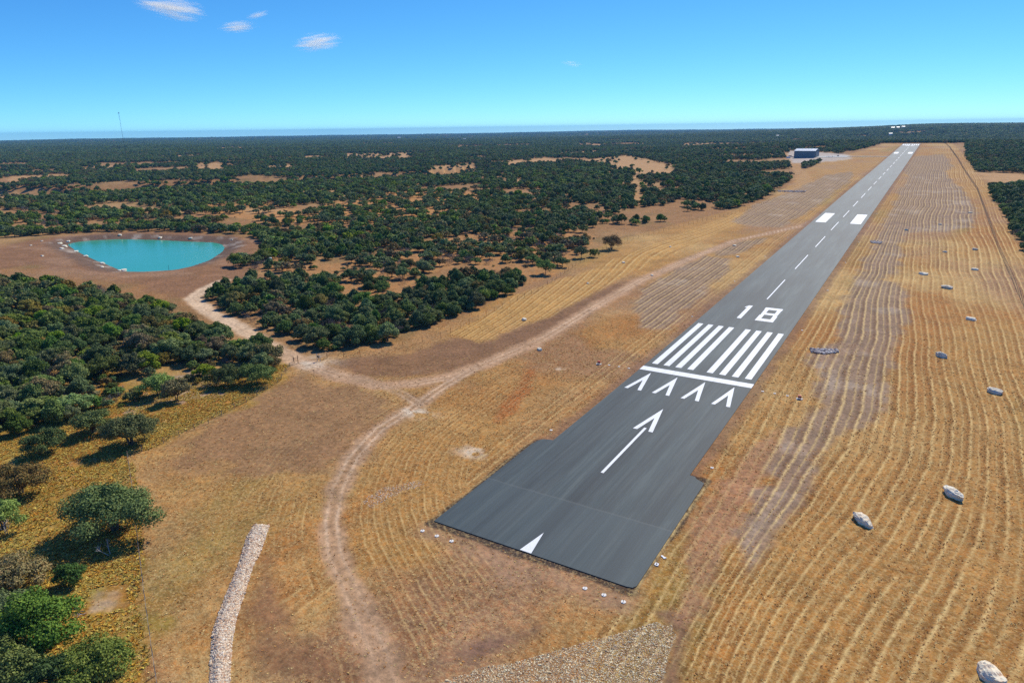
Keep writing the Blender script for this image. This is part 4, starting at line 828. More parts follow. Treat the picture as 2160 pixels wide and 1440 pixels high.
for (s_, k_), L_ in by.items():
    if len(L_) == 1: labels[L_[0]] = f'only {KW[k_]} in {WHERE[s_]}'; continue
    # bands from the camera side to the back, ordered left to right inside each band
    L_.sort(key=lambda i: -py_[i]); nb = max(1, int(round(math.sqrt(len(L_)/1.6)))); step = math.ceil(len(L_)/nb); BN = ['front', 'second', 'third', 'fourth', 'fifth', 'sixth', 'seventh', 'eighth', 'ninth', 'tenth', 'eleventh', 'twelfth']
    for b_ in range(0, len(L_), step):
        row = sorted(L_[b_:b_+step], key=lambda i: px_[i])
        for j_, i in enumerate(row):
            pos = f'{ORD[j_]} from left in {BN[min(b_//step, 11)]} row' if len(row) > 1 else f'alone in {BN[min(b_//step, 11)]} row'
            labels[i] = f'{KW[k_]}, {pos} of {WHERE[s_]}'
for i in ind:
    i = int(i); k = int(kind[i]); place_tree(KN[k], float(x[i]), float(y[i]), float(W[i]), float(H[i]), float(rs.uniform(0, 6.28)), int(rs.integers(0, 9)), labels[i], 'tree', GRP[st_[i]], NAMES[k])

# --- all the other trees: one woodland, instanced
wc = bpy.data.collections.new('woodland_sources'); idx_of = {}
for k, kn in enumerate(KN):
    for v, P in enumerate(PROTO[kn]):
        o = bpy.data.objects.new('%02d_woodland_tree' % len(idx_of), P['far']); o.scale = (1/P['W'], 1/P['W'], 1/P['H']); wc.objects.link(o); idx_of[(k, v)] = len(idx_of)
def instancer(name, pts, sc, rot, idx, coll, label, cat):
    n = len(pts); me = bpy.data.meshes.new(name); me.vertices.add(n); me.vertices.foreach_set('co', np.asarray(pts, np.float32).ravel())
    a = me.attributes.new('sc', 'FLOAT_VECTOR', 'POINT'); a.data.foreach_set('vector', np.asarray(sc, np.float32).ravel())
    a = me.attributes.new('rz', 'FLOAT_VECTOR', 'POINT'); a.data.foreach_set('vector', np.stack([np.zeros(n), np.zeros(n), rot], 1).astype(np.float32).ravel())
    a = me.attributes.new('idx', 'INT', 'POINT'); a.data.foreach_set('value', np.asarray(idx, np.int32))
    ob = link(name, me); ng = bpy.data.node_groups.new(name, 'GeometryNodeTree')
    ng.interface.new_socket('Geometry', in_out='INPUT', socket_type='NodeSocketGeometry'); ng.interface.new_socket('Geometry', in_out='OUTPUT', socket_type='NodeSocketGeometry')
    N = ng.nodes; L = ng.links; gi = N.new('NodeGroupInput'); go = N.new('NodeGroupOutput'); m2p = N.new('GeometryNodeMeshToPoints'); L.new(gi.outputs[0], m2p.inputs[0])
    ci = N.new('GeometryNodeCollectionInfo'); ci.inputs['Collection'].default_value = coll; ci.inputs['Separate Children'].default_value = True; ci.inputs['Reset Children'].default_value = False
    ip = N.new('GeometryNodeInstanceOnPoints'); L.new(m2p.outputs[0], ip.inputs['Points']); L.new(ci.outputs[0], ip.inputs['Instance']); ip.inputs['Pick Instance'].default_value = True
    for nm, typ, sock in (('idx', 'INT', 'Instance Index'), ('rz', 'FLOAT_VECTOR', 'Rotation'), ('sc', 'FLOAT_VECTOR', 'Scale')):
        na = N.new('GeometryNodeInputNamedAttribute'); na.data_type = typ; na.inputs['Name'].default_value = nm
        out = na.outputs['Attribute']
        if sock == 'Rotation': e2r = N.new('FunctionNodeEulerToRotation'); L.new(out, e2r.inputs[0]); out = e2r.outputs[0]
        L.new(out, ip.inputs[sock])
    L.new(ip.outputs[0], go.inputs[0]); md = ob.modifiers.new('instances', 'NODES'); md.node_group = ng
    return tag(ob, label, cat, kind='stuff')
i = rest; fr = r[i] > 2600; kk = kind[i]; vv = rs.integers(0, 100, len(i))
idx = np.array([idx_of[(int(a), int(b) % len(PROTO[KN[int(a)]]))]  for a, b, f in zip(kk, vv, fr)])
sc = np.stack([W[i], W[i], H[i]], 1); pts = np.stack([x[i], y[i], zz[i]-0.1], 1); rt = rs.uniform(0, 6.28, len(i))
print('trees: individual', len(ind)+len(PLACED), 'mid', int((~fr).sum()), 'far', int(fr.sum()))
instancer('woodland', pts[~fr], sc[~fr], rt[~fr], idx[~fr], wc, 'mixed juniper and oak woodland covering the ranch land left of the strip', 'woodland')
instancer('distant_woodland', pts[fr], sc[fr], rt[fr], idx[fr], wc, 'blue-green wooded hills reaching to the horizon', 'woodland')

# --- low scrub under and between the trees
U = []
for k in ('near', 'west', 'grove'): U.append(fill(WOODS[k], 2.6, 300+len(U), 0.55))
U.append(fill(GP([(300, 790), (560, 800), (520, 830), (420, 870), (330, 900), (250, 930), (180, 900), (150, 980), (60, 1080), (60, 1300), (200, 1320), (40, 1440), (-60, 1440), (-60, 900), (180, 830)]), 5.0, 311, 0.5))
for k in ('glade', 'pasture'): U.append(fill(AREAS[k], 9.0, 320+len(U), 0.35))
U = np.concatenate(U); m_ = (seg_d(U[:, 0], U[:, 1], TR_MAIN) > 5) & (sdist(U[:, 0], U[:, 1], STRIP, 10) < -2); U = U[m_]; nu = len(U); rs = np.random.default_rng(15)
wU = rs.uniform(1.2, 3.8, nu)*np.where((U[:, 0] < -45) & (U[:, 1] < -60), 1.25, 1.0); hU = wU*rs.uniform(0.45, 0.75, nu); kU = rs.choice([0, 1, 3, 4], nu, p=[0.34, 0.26, 0.25, 0.15])
instancer('scrub', np.stack([U[:, 0], U[:, 1], T(U[:, 0], U[:, 1], False)-0.08], 1), np.stack([wU, wU, hU], 1), rs.uniform(0, 6.28, nu), [idx_of[(int(a), int(b) % len(PROTO[KN[int(a)]]))] for a, b in zip(kU, rs.integers(0, 9, nu))], wc, 'knee-high scrub and brush under the trees of the woods', 'scrub')

# --- grass tufts
def grass_material():
    m, t, p = new_mat('grass'); t.links.new(attr(t, 'tone').outputs['Color'], p.inputs['Base Color']); p.inputs['Roughness'].default_value = 0.9; p.inputs['Specular IOR Level'].default_value = 0.1; return m
GM = grass_material()
def tufts(name, XY, w_, h_, tones, label, seed, blades=8):
    """each tuft a fan of short blades leaning outwards from its foot"""
    rs = np.random.default_rng(seed); n = len(XY); x, y = XY[:, 0], XY[:, 1]; z = T(x, y, False); sh = (n, blades)
    a = rs.uniform(0, 6.28, sh); ln = (w_*0.5)[:, None]*rs.uniform(0.5, 1.3, sh); hh = h_[:, None]*rs.uniform(0.4, 1.1, sh); bw = (w_*0.17)[:, None]*rs.uniform(0.6, 1.3, sh)
    ca, sa = np.cos(a), np.sin(a); X = x[:, None]; Y = y[:, None]; Z = z[:, None]-0.03
    p0 = np.stack([X-sa*bw-ca*ln*0.15, Y+ca*bw-sa*ln*0.15, Z+0*a], -1); p1 = np.stack([X+sa*bw-ca*ln*0.15, Y-ca*bw-sa*ln*0.15, Z+0*a], -1); p2 = np.stack([X+ca*ln, Y+sa*ln, Z+hh], -1)
    V = np.stack([p0, p1, p2], 2).reshape(-1, 3); F = np.arange(n*blades*3).reshape(-1, 3)
    tn = (np.asarray(tones)[rs.integers(0, len(tones), n)]*rs.uniform(0.8, 1.3, n)[:, None])[:, None, :]*rs.uniform(0.75, 1.25, sh)[..., None]
    return tag(link(name, mesh_np(name, V, F, [GM], False, None, dict(tone=np.repeat(tn.reshape(-1, 3), 3, 0)))), label, 'grass', kind='stuff')
near = [(-80, -230), (105, -230), (105, 110), (-130, 110), (-130, -20)]
q = fill(near, 0.40, 401, 0.95); c_, fu_, ph_, gr_, gt_ = cover(q[:, 0], q[:, 1]); S_ = sdist(q[:, 0], q[:, 1], STRIP, 30)
cl_ = fbm(q[:, 0], q[:, 1], 2.4, 405, 2); rr_ = np.hypot(q[:, 0]-CAM[0], q[:, 1]-CAM[1]); px_, py_, dd_ = proj(q[:, 0], q[:, 1], 0*rr_)
drill = np.abs(((ph_/3.7) % 1)-0.5)
on = (np.abs(q[:, 0]) < 15.9) & (q[:, 1] > -54) | (np.abs(q[:, 0]) < 19.6) & (q[:, 1] > -93) & (q[:, 1] < -52)
vis_ = (px_ > -40) & (px_ < 2200) & (py_ < 1500) & (dd_ > 0)
m_ = (rs := np.random.default_rng(9)).random(len(q)) < (0.10+0.75*gr_)*ss(-0.50, 0.25, cl_)*(1-ss(150, 270, rr_)); m_ &= (S_ > 0) & ~on & vis_ & (drill > 0.09)
dr_ = np.minimum(sdist(q[:, 0], q[:, 1], BERM, 10), 1); m_ &= (dr_ < 0) & (sdist(q[:, 0], q[:, 1], RUB, 10) < 0)
g = q[m_]; n = len(g); w_ = rs.uniform(0.22, 0.52, n)*(1+0.35*ss(80, 220, np.hypot(g[:, 0]-CAM[0], g[:, 1]-CAM[1]))); print('tufts', n)
tufts('dry_grass', g, w_, w_*rs.uniform(0.18, 0.42, n), [(0.46, 0.21, 0.06), (0.54, 0.29, 0.10), (0.66, 0.44, 0.17), (0.42, 0.19, 0.06), (0.64, 0.48, 0.20), (0.36, 0.18, 0.06)], 'rust and straw coloured tufts of dry grass across the mown strip', 7)
q = np.concatenate([fill(AREAS['weeds'], 0.36, 411, 0.9), fill(AREAS['weeds2'], 0.42, 412, 0.9)]); cl_ = fbm(q[:, 0], q[:, 1], 3.2, 415, 3); q = q[(cl_ > -0.42) & (np.maximum(sdist(q[:, 0], q[:, 1], AREAS['weeds'], 9), sdist(q[:, 0], q[:, 1], AREAS['weeds2'], 9))+2.5*fbm(q[:, 0], q[:, 1], 4, 417, 3) > 0.3) & (sdist(q[:, 0], q[:, 1], AREAS['rocky'], 5) < 0)]
n = len(q); cl_ = fbm(q[:, 0], q[:, 1], 3.2, 415, 3); w_ = rs.uniform(0.35, 0.85, n); print('weeds', n)
tufts('golden_weeds', q, w_, w_*rs.uniform(0.25, 0.55, n), [(0.50, 0.27, 0.035), (0.56, 0.34, 0.050), (0.46, 0.21, 0.030), (0.48, 0.37, 0.075), (0.36, 0.27, 0.055), (0.60, 0.45, 0.11)], 'knee-high golden weeds between the fence and the near woods', 8)


# ------------------------------------------------------------------ buildings, vehicles, fences, lights
def metal(name, col, rough=0.5, rib=0.0):
    m, t, p = new_mat(name); pos = worldpos(t); n = noise(t, pos, 0.5, 4)
    c = ramp(t, n, [(0.3, tuple(q*0.88 for q in col)), (0.7, tuple(min(1, q*1.1) for q in col))])
    t.links.new(c, p.inputs['Base Color']); p.inputs['Roughness'].default_value = rough; p.inputs['Specular IOR Level'].default_value = 0.4; return m
WALLM = metal('wall_sheet', (0.115, 0.165, 0.205), 0.5); ROOFM = metal('roof_sheet', (0.42, 0.50, 0.58), 0.45); DOORM = metal('door_sheet', (0.085, 0.125, 0.165), 0.5)
CONC = flat_mat('concrete', (0.50, 0.49, 0.45), 0.85, 0.2, 0.12, 0.6); WHITE = flat_mat('white_coating', (0.80, 0.80, 0.78), 0.5, 0.4, 0.05); DARK = flat_mat('dark_rubber', (0.03, 0.03, 0.03), 0.8)
GLASS = flat_mat('dark_glass', (0.03, 0.045, 0.055), 0.15, 0.6); RUST = flat_mat('rusty_pipe', (0.20, 0.085, 0.045), 0.8, 0.2, 0.3, 6); GALV = flat_mat('galvanised_steel', (0.34, 0.36, 0.38), 0.5, 0.5, 0.1); WOOD = flat_mat('fence_wood', (0.24, 0.20, 0.16), 0.9, 0.1, 0.3, 5)
RED = flat_mat('red_plastic', (0.50, 0.03, 0.02), 0.5, 0.4, 0.1); TEAL = flat_mat('teal_plastic', (0.02, 0.22, 0.18), 0.45, 0.4, 0.08)
hx0, hy0 = G(1674, 334); hx1 = hx0+31.0; HD = 46.0; EH = 11.4; RH = 13.9; hz = tz(hx0+15, hy0+10)-0.3
hg = tag(empty('hangar', ((hx0+hx1)/2, hy0+HD/2, hz)), 'large dark blue metal hangar with pale ridged roof beyond the woods', 'hangar')
w2, d2 = 15.5, HD/2
mb = MB(); ym = 0.0
mb.add([(-w2, -d2, -1), (w2, -d2, -1), (w2, d2, -1), (-w2, d2, -1), (-w2, -d2, EH), (w2, -d2, EH), (w2, d2, EH), (-w2, d2, EH), (-w2, 0, RH), (w2, 0, RH)],
       [(0, 1, 5, 4), (2, 3, 7, 6), (1, 2, 6, 9, 5), (3, 0, 4, 8, 7)])
for k in range(31): mb.box((-w2+0.5+k, -d2-0.05, EH/2), (0.12, 0.1, EH))
for k in range(46): mb.box((w2+0.05, -d2+0.5+k, EH/2), (0.1, 0.12, EH))
mb.build('wall', WALLM, hg)
mb = MB()
for s in (-1, 1):
    y0, y1 = s*(d2+0.7), 0.0; a, b = EH-0.12, RH+0.12
    mb.add([(-w2-0.6, y0, a), (w2+0.6, y0, a), (w2+0.6, y1, b), (-w2-0.6, y1, b), (-w2-0.6, y0, a+0.14), (w2+0.6, y0, a+0.14), (w2+0.6, y1, b+0.14), (-w2-0.6, y1, b+0.14)], [(0, 1, 2, 3), (4, 5, 6, 7), (0, 1, 5, 4), (0, 3, 7, 4), (1, 2, 6, 5)])
    for k in range(32):
        xk = -w2+k*1.0; mb.add([(xk, y0, a+0.15), (xk+0.1, y0, a+0.15), (xk+0.1, y1, b+0.15), (xk, y1, b+0.15), (xk, y0, a+0.25), (xk+0.1, y0, a+0.25), (xk+0.1, y1, b+0.25), (xk, y1, b+0.25)], [(4, 5, 6, 7), (0, 3, 7, 4), (1, 2, 6, 5), (0, 1, 5, 4)])
rf = mb.build('roof', ROOFM, hg)
mb = MB()
for k in range(6): mb.box((-12.5+k*5.0, 0, RH+0.7), (1.6, 1.0, 0.9))
mb.build('ridge_vent', ROOFM, rf)
dr = MB().box((w2+0.18, 2, 4.6), (0.14, 30, 9.2)).build('door', DOORM, hg); MB().box((w2+0.22, 2, 9.5), (0.3, 40, 0.4)).build('door_track', GALV, dr)
MB().box((w2+0.22, -17, 1.15), (0.1, 1.1, 2.3)).build('side_door', GALV, hg)
MB().box((0, -d2-0.5, EH-0.12), (32.2, 0.22, 0.26)).build('gutter', GALV, hg)
def slab(name, P, dz, mat, kind='structure', th=0.35):
    mb = MB(); V = [(a, b, tz(a, b)+dz) for a, b in P]; n = len(V); mb.add(V+[(a, b, c-th) for a, b, c in V], [tuple(range(n))]+[((i+1) % n, i, n+i, n+(i+1) % n) for i in range(n)]); return tag(mb.build(name, mat), kind=kind)
def slab_grid(name, x0, x1, y0, y1, dz, mat, n=14, k=4):
    xs = np.linspace(x0, x1, n); ys = np.linspace(y0, y1, k); X, Y = np.meshgrid(xs, ys); Z = T(X.ravel(), Y.ravel(), False)+dz
    i = np.arange(k-1)[:, None]*n+np.arange(n-1)[None]; F = np.stack([i, i+1, i+n+1, i+n], -1).reshape(-1, 4); return tag(link(name, mesh_np(name, np.stack([X.ravel(), Y.ravel(), Z], 1), F, [mat])), kind='structure')
ty = hy0+HD/2+4
slab_grid('apron', hx1+1, hx1+46, ty-20, ty+14, 0.45, CONC, 10, 8); slab_grid('taxiway', hx1+46, -15.6, ty-4, ty+4, 0.35, CONC, 30, 4)
def pickup(x, y, rz, col, label):
    t = tag(empty('pickup_truck', (x, y, tz(x, y)+0.45), rz), label, 'pickup truck'); z = 0
    mb = MB(); mb.box((0, 0, 0.75), (5.4, 1.95, 0.62)); mb.box((0.35, 0, 1.3), (2.3, 1.8, 0.55)); mb.box((-1.75, 0.9, 1.2), (1.8, 0.1, 0.32)); mb.box((-1.75, -0.9, 1.2), (1.8, 0.1, 0.32)); mb.build('body', col, t)
    mb = MB(); mb.box((0.35, 0, 1.33), (2.34, 1.84, 0.36)); mb.build('window', GLASS, t)
    for a in (-1.7, 1.75):
        for b in (-0.95, 0.95): MB().tube([(a, b-0.12, 0.36), (a, b+0.12, 0.36)], 0.38, 12).build('wheel', DARK, t)
    for b in (-0.7, 0.7): MB().box((2.72, b, 0.85), (0.06, 0.35, 0.18)).build('headlight', WHITE, t)
pickup(hx1+30, ty+6, 1.9, flat_mat('dark_truck_paint', (0.05, 0.05, 0.06), 0.3, 0.5), 'dark pickup truck standing on the pale slab right of the hangar')
pickup(hx0-7, hy0+26, 0.4, WHITE, 'white pickup truck parked at the left end of the hangar')
def trailer(x, y, rz, L, label):
    t = tag(empty('flatbed_trailer', (x, y, tz(x, y)+0.45), rz), label, 'trailer'); MB().box((0, 0, 1.0), (L, 2.5, 0.22)).box((-L/2+0.1, 0, 1.5), (0.12, 2.4, 0.9)).build('deck', WHITE, t)
    for a in (-L*0.2, L*0.2):
        for b in (-1.1, 1.1): MB().tube([(a, b-0.12, 0.4), (a, b+0.12, 0.4)], 0.42, 10).build('wheel', DARK, t)
trailer(hx1+21, ty-9, 0.05, 13, 'long white flatbed trailer on the slab in front of the dark pickup')
def container(x, y, rz, label, col):
    t = tag(empty('storage_container', (x, y, tz(x, y)-0.1), rz), label, 'container'); mb = MB().box((0, 0, 1.4), (6.1, 2.4, 2.6))
    for k in range(14): mb.box((-2.8+k*0.43, -1.23, 1.4), (0.16, 0.07, 2.4))
    mb.build('body', col, t); MB().box((3.08, 0, 1.4), (0.06, 2.2, 2.4)).build('door', GALV, t)
container(hx0-9, hy0+6, 0.1, 'white storage container nearest the left corner of the hangar', WHITE); container(hx0-13, hy0+44, 1.3, 'cream storage container behind the white pickup truck', flat_mat('cream_coating', (0.62, 0.52, 0.42), 0.6))
# portable toilet
px0, py0 = G(571, 553); t = tag(empty('portable_toilet', (px0, py0, tz(px0, py0)), 0.5), 'green portable toilet with pale roof standing between two oaks by the pond', 'toilet')
MB().box((0, 0, 1.1), (1.25, 1.25, 2.2)).box((0.6, 0.6, 1.1), (0.1, 0.1, 2.24)).box((-0.6, -0.6, 1.1), (0.1, 0.1, 2.24)).box((0.6, -0.6, 1.1), (0.1, 0.1, 2.24)).box((-0.6, 0.6, 1.1), (0.1, 0.1, 2.24)).build('body', TEAL, t)
mb = MB(); mb.add([(-.7, -.7, 2.2), (.7, -.7, 2.2), (.7, .7, 2.2), (-.7, .7, 2.2), (-.5, -.35, 2.5), (.5, -.35, 2.5), (.5, .35, 2.5), (-.5, .35, 2.5)], [(0, 1, 5, 4), (1, 2, 6, 5), (2, 3, 7, 6), (3, 0, 4, 7), (4, 5, 6, 7), (3, 2, 1, 0)]); mb.build('roof', WHITE, t)
MB().box((0.0, -0.66, 1.08), (0.8, 0.05, 1.9)).build('door', flat_mat('teal_door', (0.03, 0.30, 0.25), 0.45), t)
# guyed mast on the horizon
def ray_at(px, py, dist):
    d = R.T @ np.array([(px-1080)/FPX, (720-py)/FPX, 1.0]); d /= np.linalg.norm(d); k = dist/math.hypot(d[0], d[1]); return CAM+d*k
b_ = ray_at(262, 305, 1500); tp = ray_at(251, 238, 1500); mz = tz(b_[0], b_[1]); MH = tp[2]-mz
mt = tag(empty('radio_mast', (b_[0], b_[1], mz)), 'tall thin guyed radio mast standing above the horizon at the left', 'mast'); STEEL = flat_mat('mast_steel', (0.10, 0.12, 0.14), 0.6, 0.3)
mb = MB(); ww = 0.55
for k in range(3): a = 2.094*k; mb.tube([(ww*math.cos(a), ww*math.sin(a), 0), (ww*math.cos(a), ww*math.sin(a), MH)], 0.09, 4)
for j in range(int(MH/2.4)):
    for k in range(3):
        a, c = 2.094*k, 2.094*(k+1); z = j*2.4; mb.tube([(ww*math.cos(a), ww*math.sin(a), z), (ww*math.cos(c), ww*math.sin(c), z+2.4)], 0.045, 3)
mb.build('lattice', STEEL, mt)
MB().tube([(0, 0, MH-1.2), (0, 0, MH+0.1)], [1.5, 1.1], 10).build('antenna_platform', STEEL, mt); MB().tube([(0, 0, MH*0.24), (0, 0, MH*0.24+1.2)], [1.2, 1.2], 10).build('antenna_ring', STEEL, mt); MB().tube([(0, 0, MH), (0, 0, MH+2)], 0.05, 5).build('lightning_rod', STEEL, mt)
mb = MB()
for k in range(3):
    a = 2.094*k+0.5
    for zf in (0.5, 0.95): mb.tube([(0, 0, MH*zf), (MH*0.55*math.cos(a), MH*0.55*math.sin(a), 0)], 0.012, 3)
mb.build('guy_wire', STEEL, mt)
# houses on the far hills
def house(px, py, wd, label, roofc):
    x_, y_ = G(px, py); z_ = tz(x_, y_); dist = math.dist((x_, y_, z_), CAM); Lh = wd*dist/FPX; az = math.atan2(x_-CAM[0], y_-CAM[1])
    t = tag(empty('house', (x_, y_, z_+3.0), -az+0.15), label, 'house'); h = max(5.0, Lh*0.22); dpt = Lh*0.6
    mb = MB().box((0, 0, h/2-2), (Lh, dpt, h+4)); mb.build('wall', WHITE, t)
    for k in range(3): MB().box((-Lh*0.3+k*Lh*0.3, -dpt/2-0.05, h*0.5), (Lh*0.1, 0.12, h*0.35)).build('window', GLASS, t)
    mb = MB(); o = 0.8; mb.add([(-Lh/2-o, -dpt/2-o, h), (Lh/2+o, -dpt/2-o, h), (Lh/2+o, dpt/2+o, h), (-Lh/2-o, dpt/2+o, h), (-Lh/2-o, 0, h+dpt*0.22), (Lh/2+o, 0, h+dpt*0.22)], [(0, 1, 5, 4), (2, 3, 4, 5), (1, 2, 5), (3, 0, 4), (3, 2, 1, 0)]); mb.build('roof', roofc, t)
RW = flat_mat('white_roof', (0.75, 0.76, 0.78), 0.4, 0.4)
for a in ((1883, 272.5, 5.0, 'white-roofed house on the ridge beyond the runway end, left one of the pair', RW), (1894, 272, 4.5, 'white-roofed house on the ridge beyond the runway end, right one of the pair', RW), (1905, 270.5, 5.0, 'grey-roofed house on the ridge, right of the white-roofed pair', ROOFM),
          (1878, 286, 5.0, 'pale farmhouse among trees just above the left side of the runway end', ROOFM), (842, 292.5, 6.0, 'white long barn far out on the plain, left of the middle', RW), (980, 296, 5.0, 'pale shed on a cleared patch of the distant plain', ROOFM), (1640, 290, 4.0, 'tiny white farmhouse in the distant woods above the hangar', RW)): house(*a)

WIRE = flat_mat('fence_wire', (0.12, 0.12, 0.12), 0.6)
def fence(P, label, h, spacing, post_mat, wires, rad, near_n=60, vert=0.0, names='fence'):
    P = [np.array(p) for p in P]; pts = []
    for a, b in zip(P[:-1], P[1:]):
        L_ = np.hypot(*(b-a)); n = max(1, int(round(L_/spacing)))
        for k in range(n): pts.append(a+(b-a)*k/n)
    pts.append(P[-1]); pts = np.array(pts); z = T(pts[:, 0], pts[:, 1], False); base = (pts[0][0], pts[0][1], z[0]); t = tag(empty(names, base), label, 'fence')
    pr = lambda i, dz: (pts[i][0]-base[0], pts[i][1]-base[1], z[i]-base[2]+dz)
    od = np.argsort(np.hypot(pts[:, 0]-CAM[0], pts[:, 1]-CAM[1])); nr = set(od[:near_n].tolist()); pm = MB().tube([(0, 0, -0.4), (0, 0, h+0.08)], rad, 6).mesh('post', post_mat); rest_ = MB()
    for i in range(len(pts)):
        if i in nr: link('post', pm, t, pr(i, 0))
        else: rest_.tube([pr(i, -0.3), pr(i, h)], rad, 4)
    if rest_.V: tag(rest_.build('far_posts', post_mat, t), kind='stuff')
    mb = MB()
    for k in range(wires):
        zz_ = h*(k+1)/wires-0.03; mb.tube([pr(i, zz_) for i in range(len(pts))], 0.007, 3, False)
    if vert:
        for i in range(len(pts)-1):
            n = int(np.hypot(*(pts[i+1]-pts[i]))/vert)
            for j in range(1, n):
                q = np.array(pr(i, 0))*(1-j/n)+np.array(pr(i+1, 0))*j/n; mb.tube([(q[0], q[1], q[2]), (q[0], q[1], q[2]+h)], 0.010, 3, False)
    mb.build('wire_mesh', WIRE, t); return t
fence([(84.5, 20), (83.6, 123), (82.4, 256), (83.0, 560), (75, 1000), (66, 1383), (58, 1560)], 'tall wire game fence running along the right side of the strip', 2.4, 5.0, WOOD, 8, 0.075, 90, 0.0)
fence(GP([(336, 1470), (322, 1380), (306, 1262), (290, 1130), (281, 1040), (270, 965), (300, 952), (345, 935), (440, 893), (520, 848), (585, 808), (612, 776), (619, 762)]), 'wire fence along the golden weeds from the bottom edge up to the gate', 1.5, 4.5, WOOD, 5, 0.06, 70)
fence(GP([(672, 757), (690, 756), (760, 752), (850, 732), (930, 712), (1043, 657), (1135, 614), (1215, 560), (1300, 515), (1400, 487), (1560, 448), (1620, 426)]), 'thin wire fence on short posts below the grove, left side of the strip', 1.8, 6.0, RUST, 5, 0.06, 90)
def gate_end(px, py, label, mat, dx, box):
    x_, y_ = G(px, py); t = tag(empty('gate_post', (x_, y_, tz(x_, y_))), label, 'gate post', 'gate posts at the track')
    MB().tube([(0, 0, -0.3), (0, 0, 2.5)], 0.09, 8).build('post', mat, t); MB().tube([(dx, dx*0.5, -0.3), (dx, dx*0.5, 1.9)], 0.08, 8).build('brace_post', mat, t)
    MB().tube([(0, 0, 1.6), (dx, dx*0.5, 1.6)], 0.06, 6).tube([(0, 0, 0.3), (dx, dx*0.5, 1.55)], 0.03, 5).build('brace_rail', mat, t)
    if box: MB().box((0.45, 0.0, 1.6), (0.6, 0.25, 0.45)).build('control_box', DARK, t)
gate_end(629, 766, 'rusty braced pipe post at the left side of the culvert crossing', RUST, -1.1, False); gate_end(669.5, 762, 'grey steel post carrying a black box at the right side of the crossing', GALV, 0.8, True)
x_, y_ = G(662.5, 787); t = tag(empty('marker_post', (x_, y_, tz(x_, y_))), 'short dark post in dry grass just below the culvert crossing', 'post'); MB().tube([(0, 0, -0.2), (0, 0, 0.95)], 0.06, 6).build('post', RUST, t); MB().box((0, 0, 0.98), (0.22, 0.1, 0.12)).build('cap', DARK, t)
x_, y_ = plane_pt(356.5, 570, POND_Z); t = tag(empty('gauge_pole', (x_, y_, POND_Z-1)), 'thin dark gauge pole standing in the near edge of the pond', 'pole'); MB().tube([(0, 0, 0), (0, 0, 3.6)], 0.07, 6).build('pole', DARK, t); MB().tube([(-0.25, 0, 3.3), (0.25, 0, 3.3)], 0.05, 5).build('crossbar', DARK, t)
MB_PAD = lambda r_: MB().tube([(0, 0, -0.25), (0, 0, 0.07)], r_, 18).mesh('pad', flat_mat('white_pad', (0.80, 0.76, 0.68), 0.7, 0.2, 0.06))
padm = {0.55: MB_PAD(0.34), 0.66: MB_PAD(0.37)}; stem = MB().tube([(0, 0, 0.05), (0, 0, 0.28)], 0.03, 8).mesh('stem', DARK); lens = MB().tube([(0, 0, 0.28), (0, 0, 0.35), (0, 0, 0.40)], [0.06, 0.07, 0.03], 10).mesh('lamp', flat_mat('lamp_glass', (0.35, 0.30, 0.12), 0.2, 0.5))
def rlight(u, v, r_, label, group):
    t = tag(empty('runway_light', (v, u, tz(v, u)+0.02)), label, 'runway light', group); link('pad', padm[r_], t); link('stem', stem, t); link('lamp', lens, t)
SN = {-1: 'left', 1: 'right'}
for s in (-1, 1):
    for k, v in enumerate((12.4, 15.5, 18.6)): rlight(-95.5, v*s, 0.66, f'{("innermost", "middle", "outermost")[k]} of three white discs off the turning pad, {SN[s]}-hand row', 'end lights below the turning pad')
    for k, v in enumerate((18.5, 21.5, 24.6)): rlight(-0.3, v*s, 0.55, f'{("innermost", "middle", "outermost")[k]} of three white discs beside the threshold bar, {SN[s]} side', 'threshold lights')
    rlight(-48, 18.5*s, 0.55, f'white light disc beside the notch of the turning pad, {SN[s]} side', 'runway edge lights')
    for k in range(20): rlight(60.4+60.96*k, 18.5*s, 0.55, f'{ORD[k]} white light disc beyond the threshold bar along the {SN[s]} runway edge', 'runway edge lights')
    t = tag(empty('strobe_light', (27.6*s, -0.9, tz(27.6*s, -0.9)), 0.2), f'small red box light on legs beyond the threshold lights, {SN[s]} side', 'strobe light', 'red strobe lights')
    MB().box((0, 0, 0.62), (0.75, 0.55, 0.6)).build('housing', RED, t); MB().box((0, -0.29, 0.64), (0.5, 0.05, 0.35)).build('lamp', GLASS, t)
    for a in (-0.3, 0.3): MB().tube([(a, 0, -0.1), (a, 0, 0.4)], 0.04, 5).build('leg', GALV, t)
    MB().box((0, 0, 0.03), (1.5, 1.2, 0.12)).build('pad', CONC, t)
mb = MB(); Pq = [(-0.75, 0.30), (-0.45, 0.42), (0.0, 0.12), (0.45, 0.05), (0.62, -0.10), (0.40, -0.25), (0.28, -0.48), (0.02, -0.48), (-0.12, -0.22), (-0.55, 0.0)]; n = len(Pq)
mb.add([(a, b, 0.10) for a, b in Pq]+[(a, b, -0.1) for a, b in Pq], [tuple(range(n))[::-1]]+[(i, (i+1) % n, n+(i+1) % n, n+i) for i in range(n)]); o = mb.build('painted_plate', WHITE, None, (20.1, -82.1, tz(20.1, -82.1)+0.06)); tag(o, 'upper of two small white painted plates beside the turning pad', 'plate', 'white plates'); o.scale = (0.75, 0.75, 0.75)
mb = MB()
for c_, d_ in (((-0.28, 0.05, 0), (0.2, 0.9, 0.2)), ((0.3, -0.05, 0), (0.26, 0.8, 0.2)), ((0.0, -0.38, 0), (0.55, 0.22, 0.19)), ((0.06, 0.32, 0), (0.3, 0.2, 0.19))): mb.box(c_, d_)
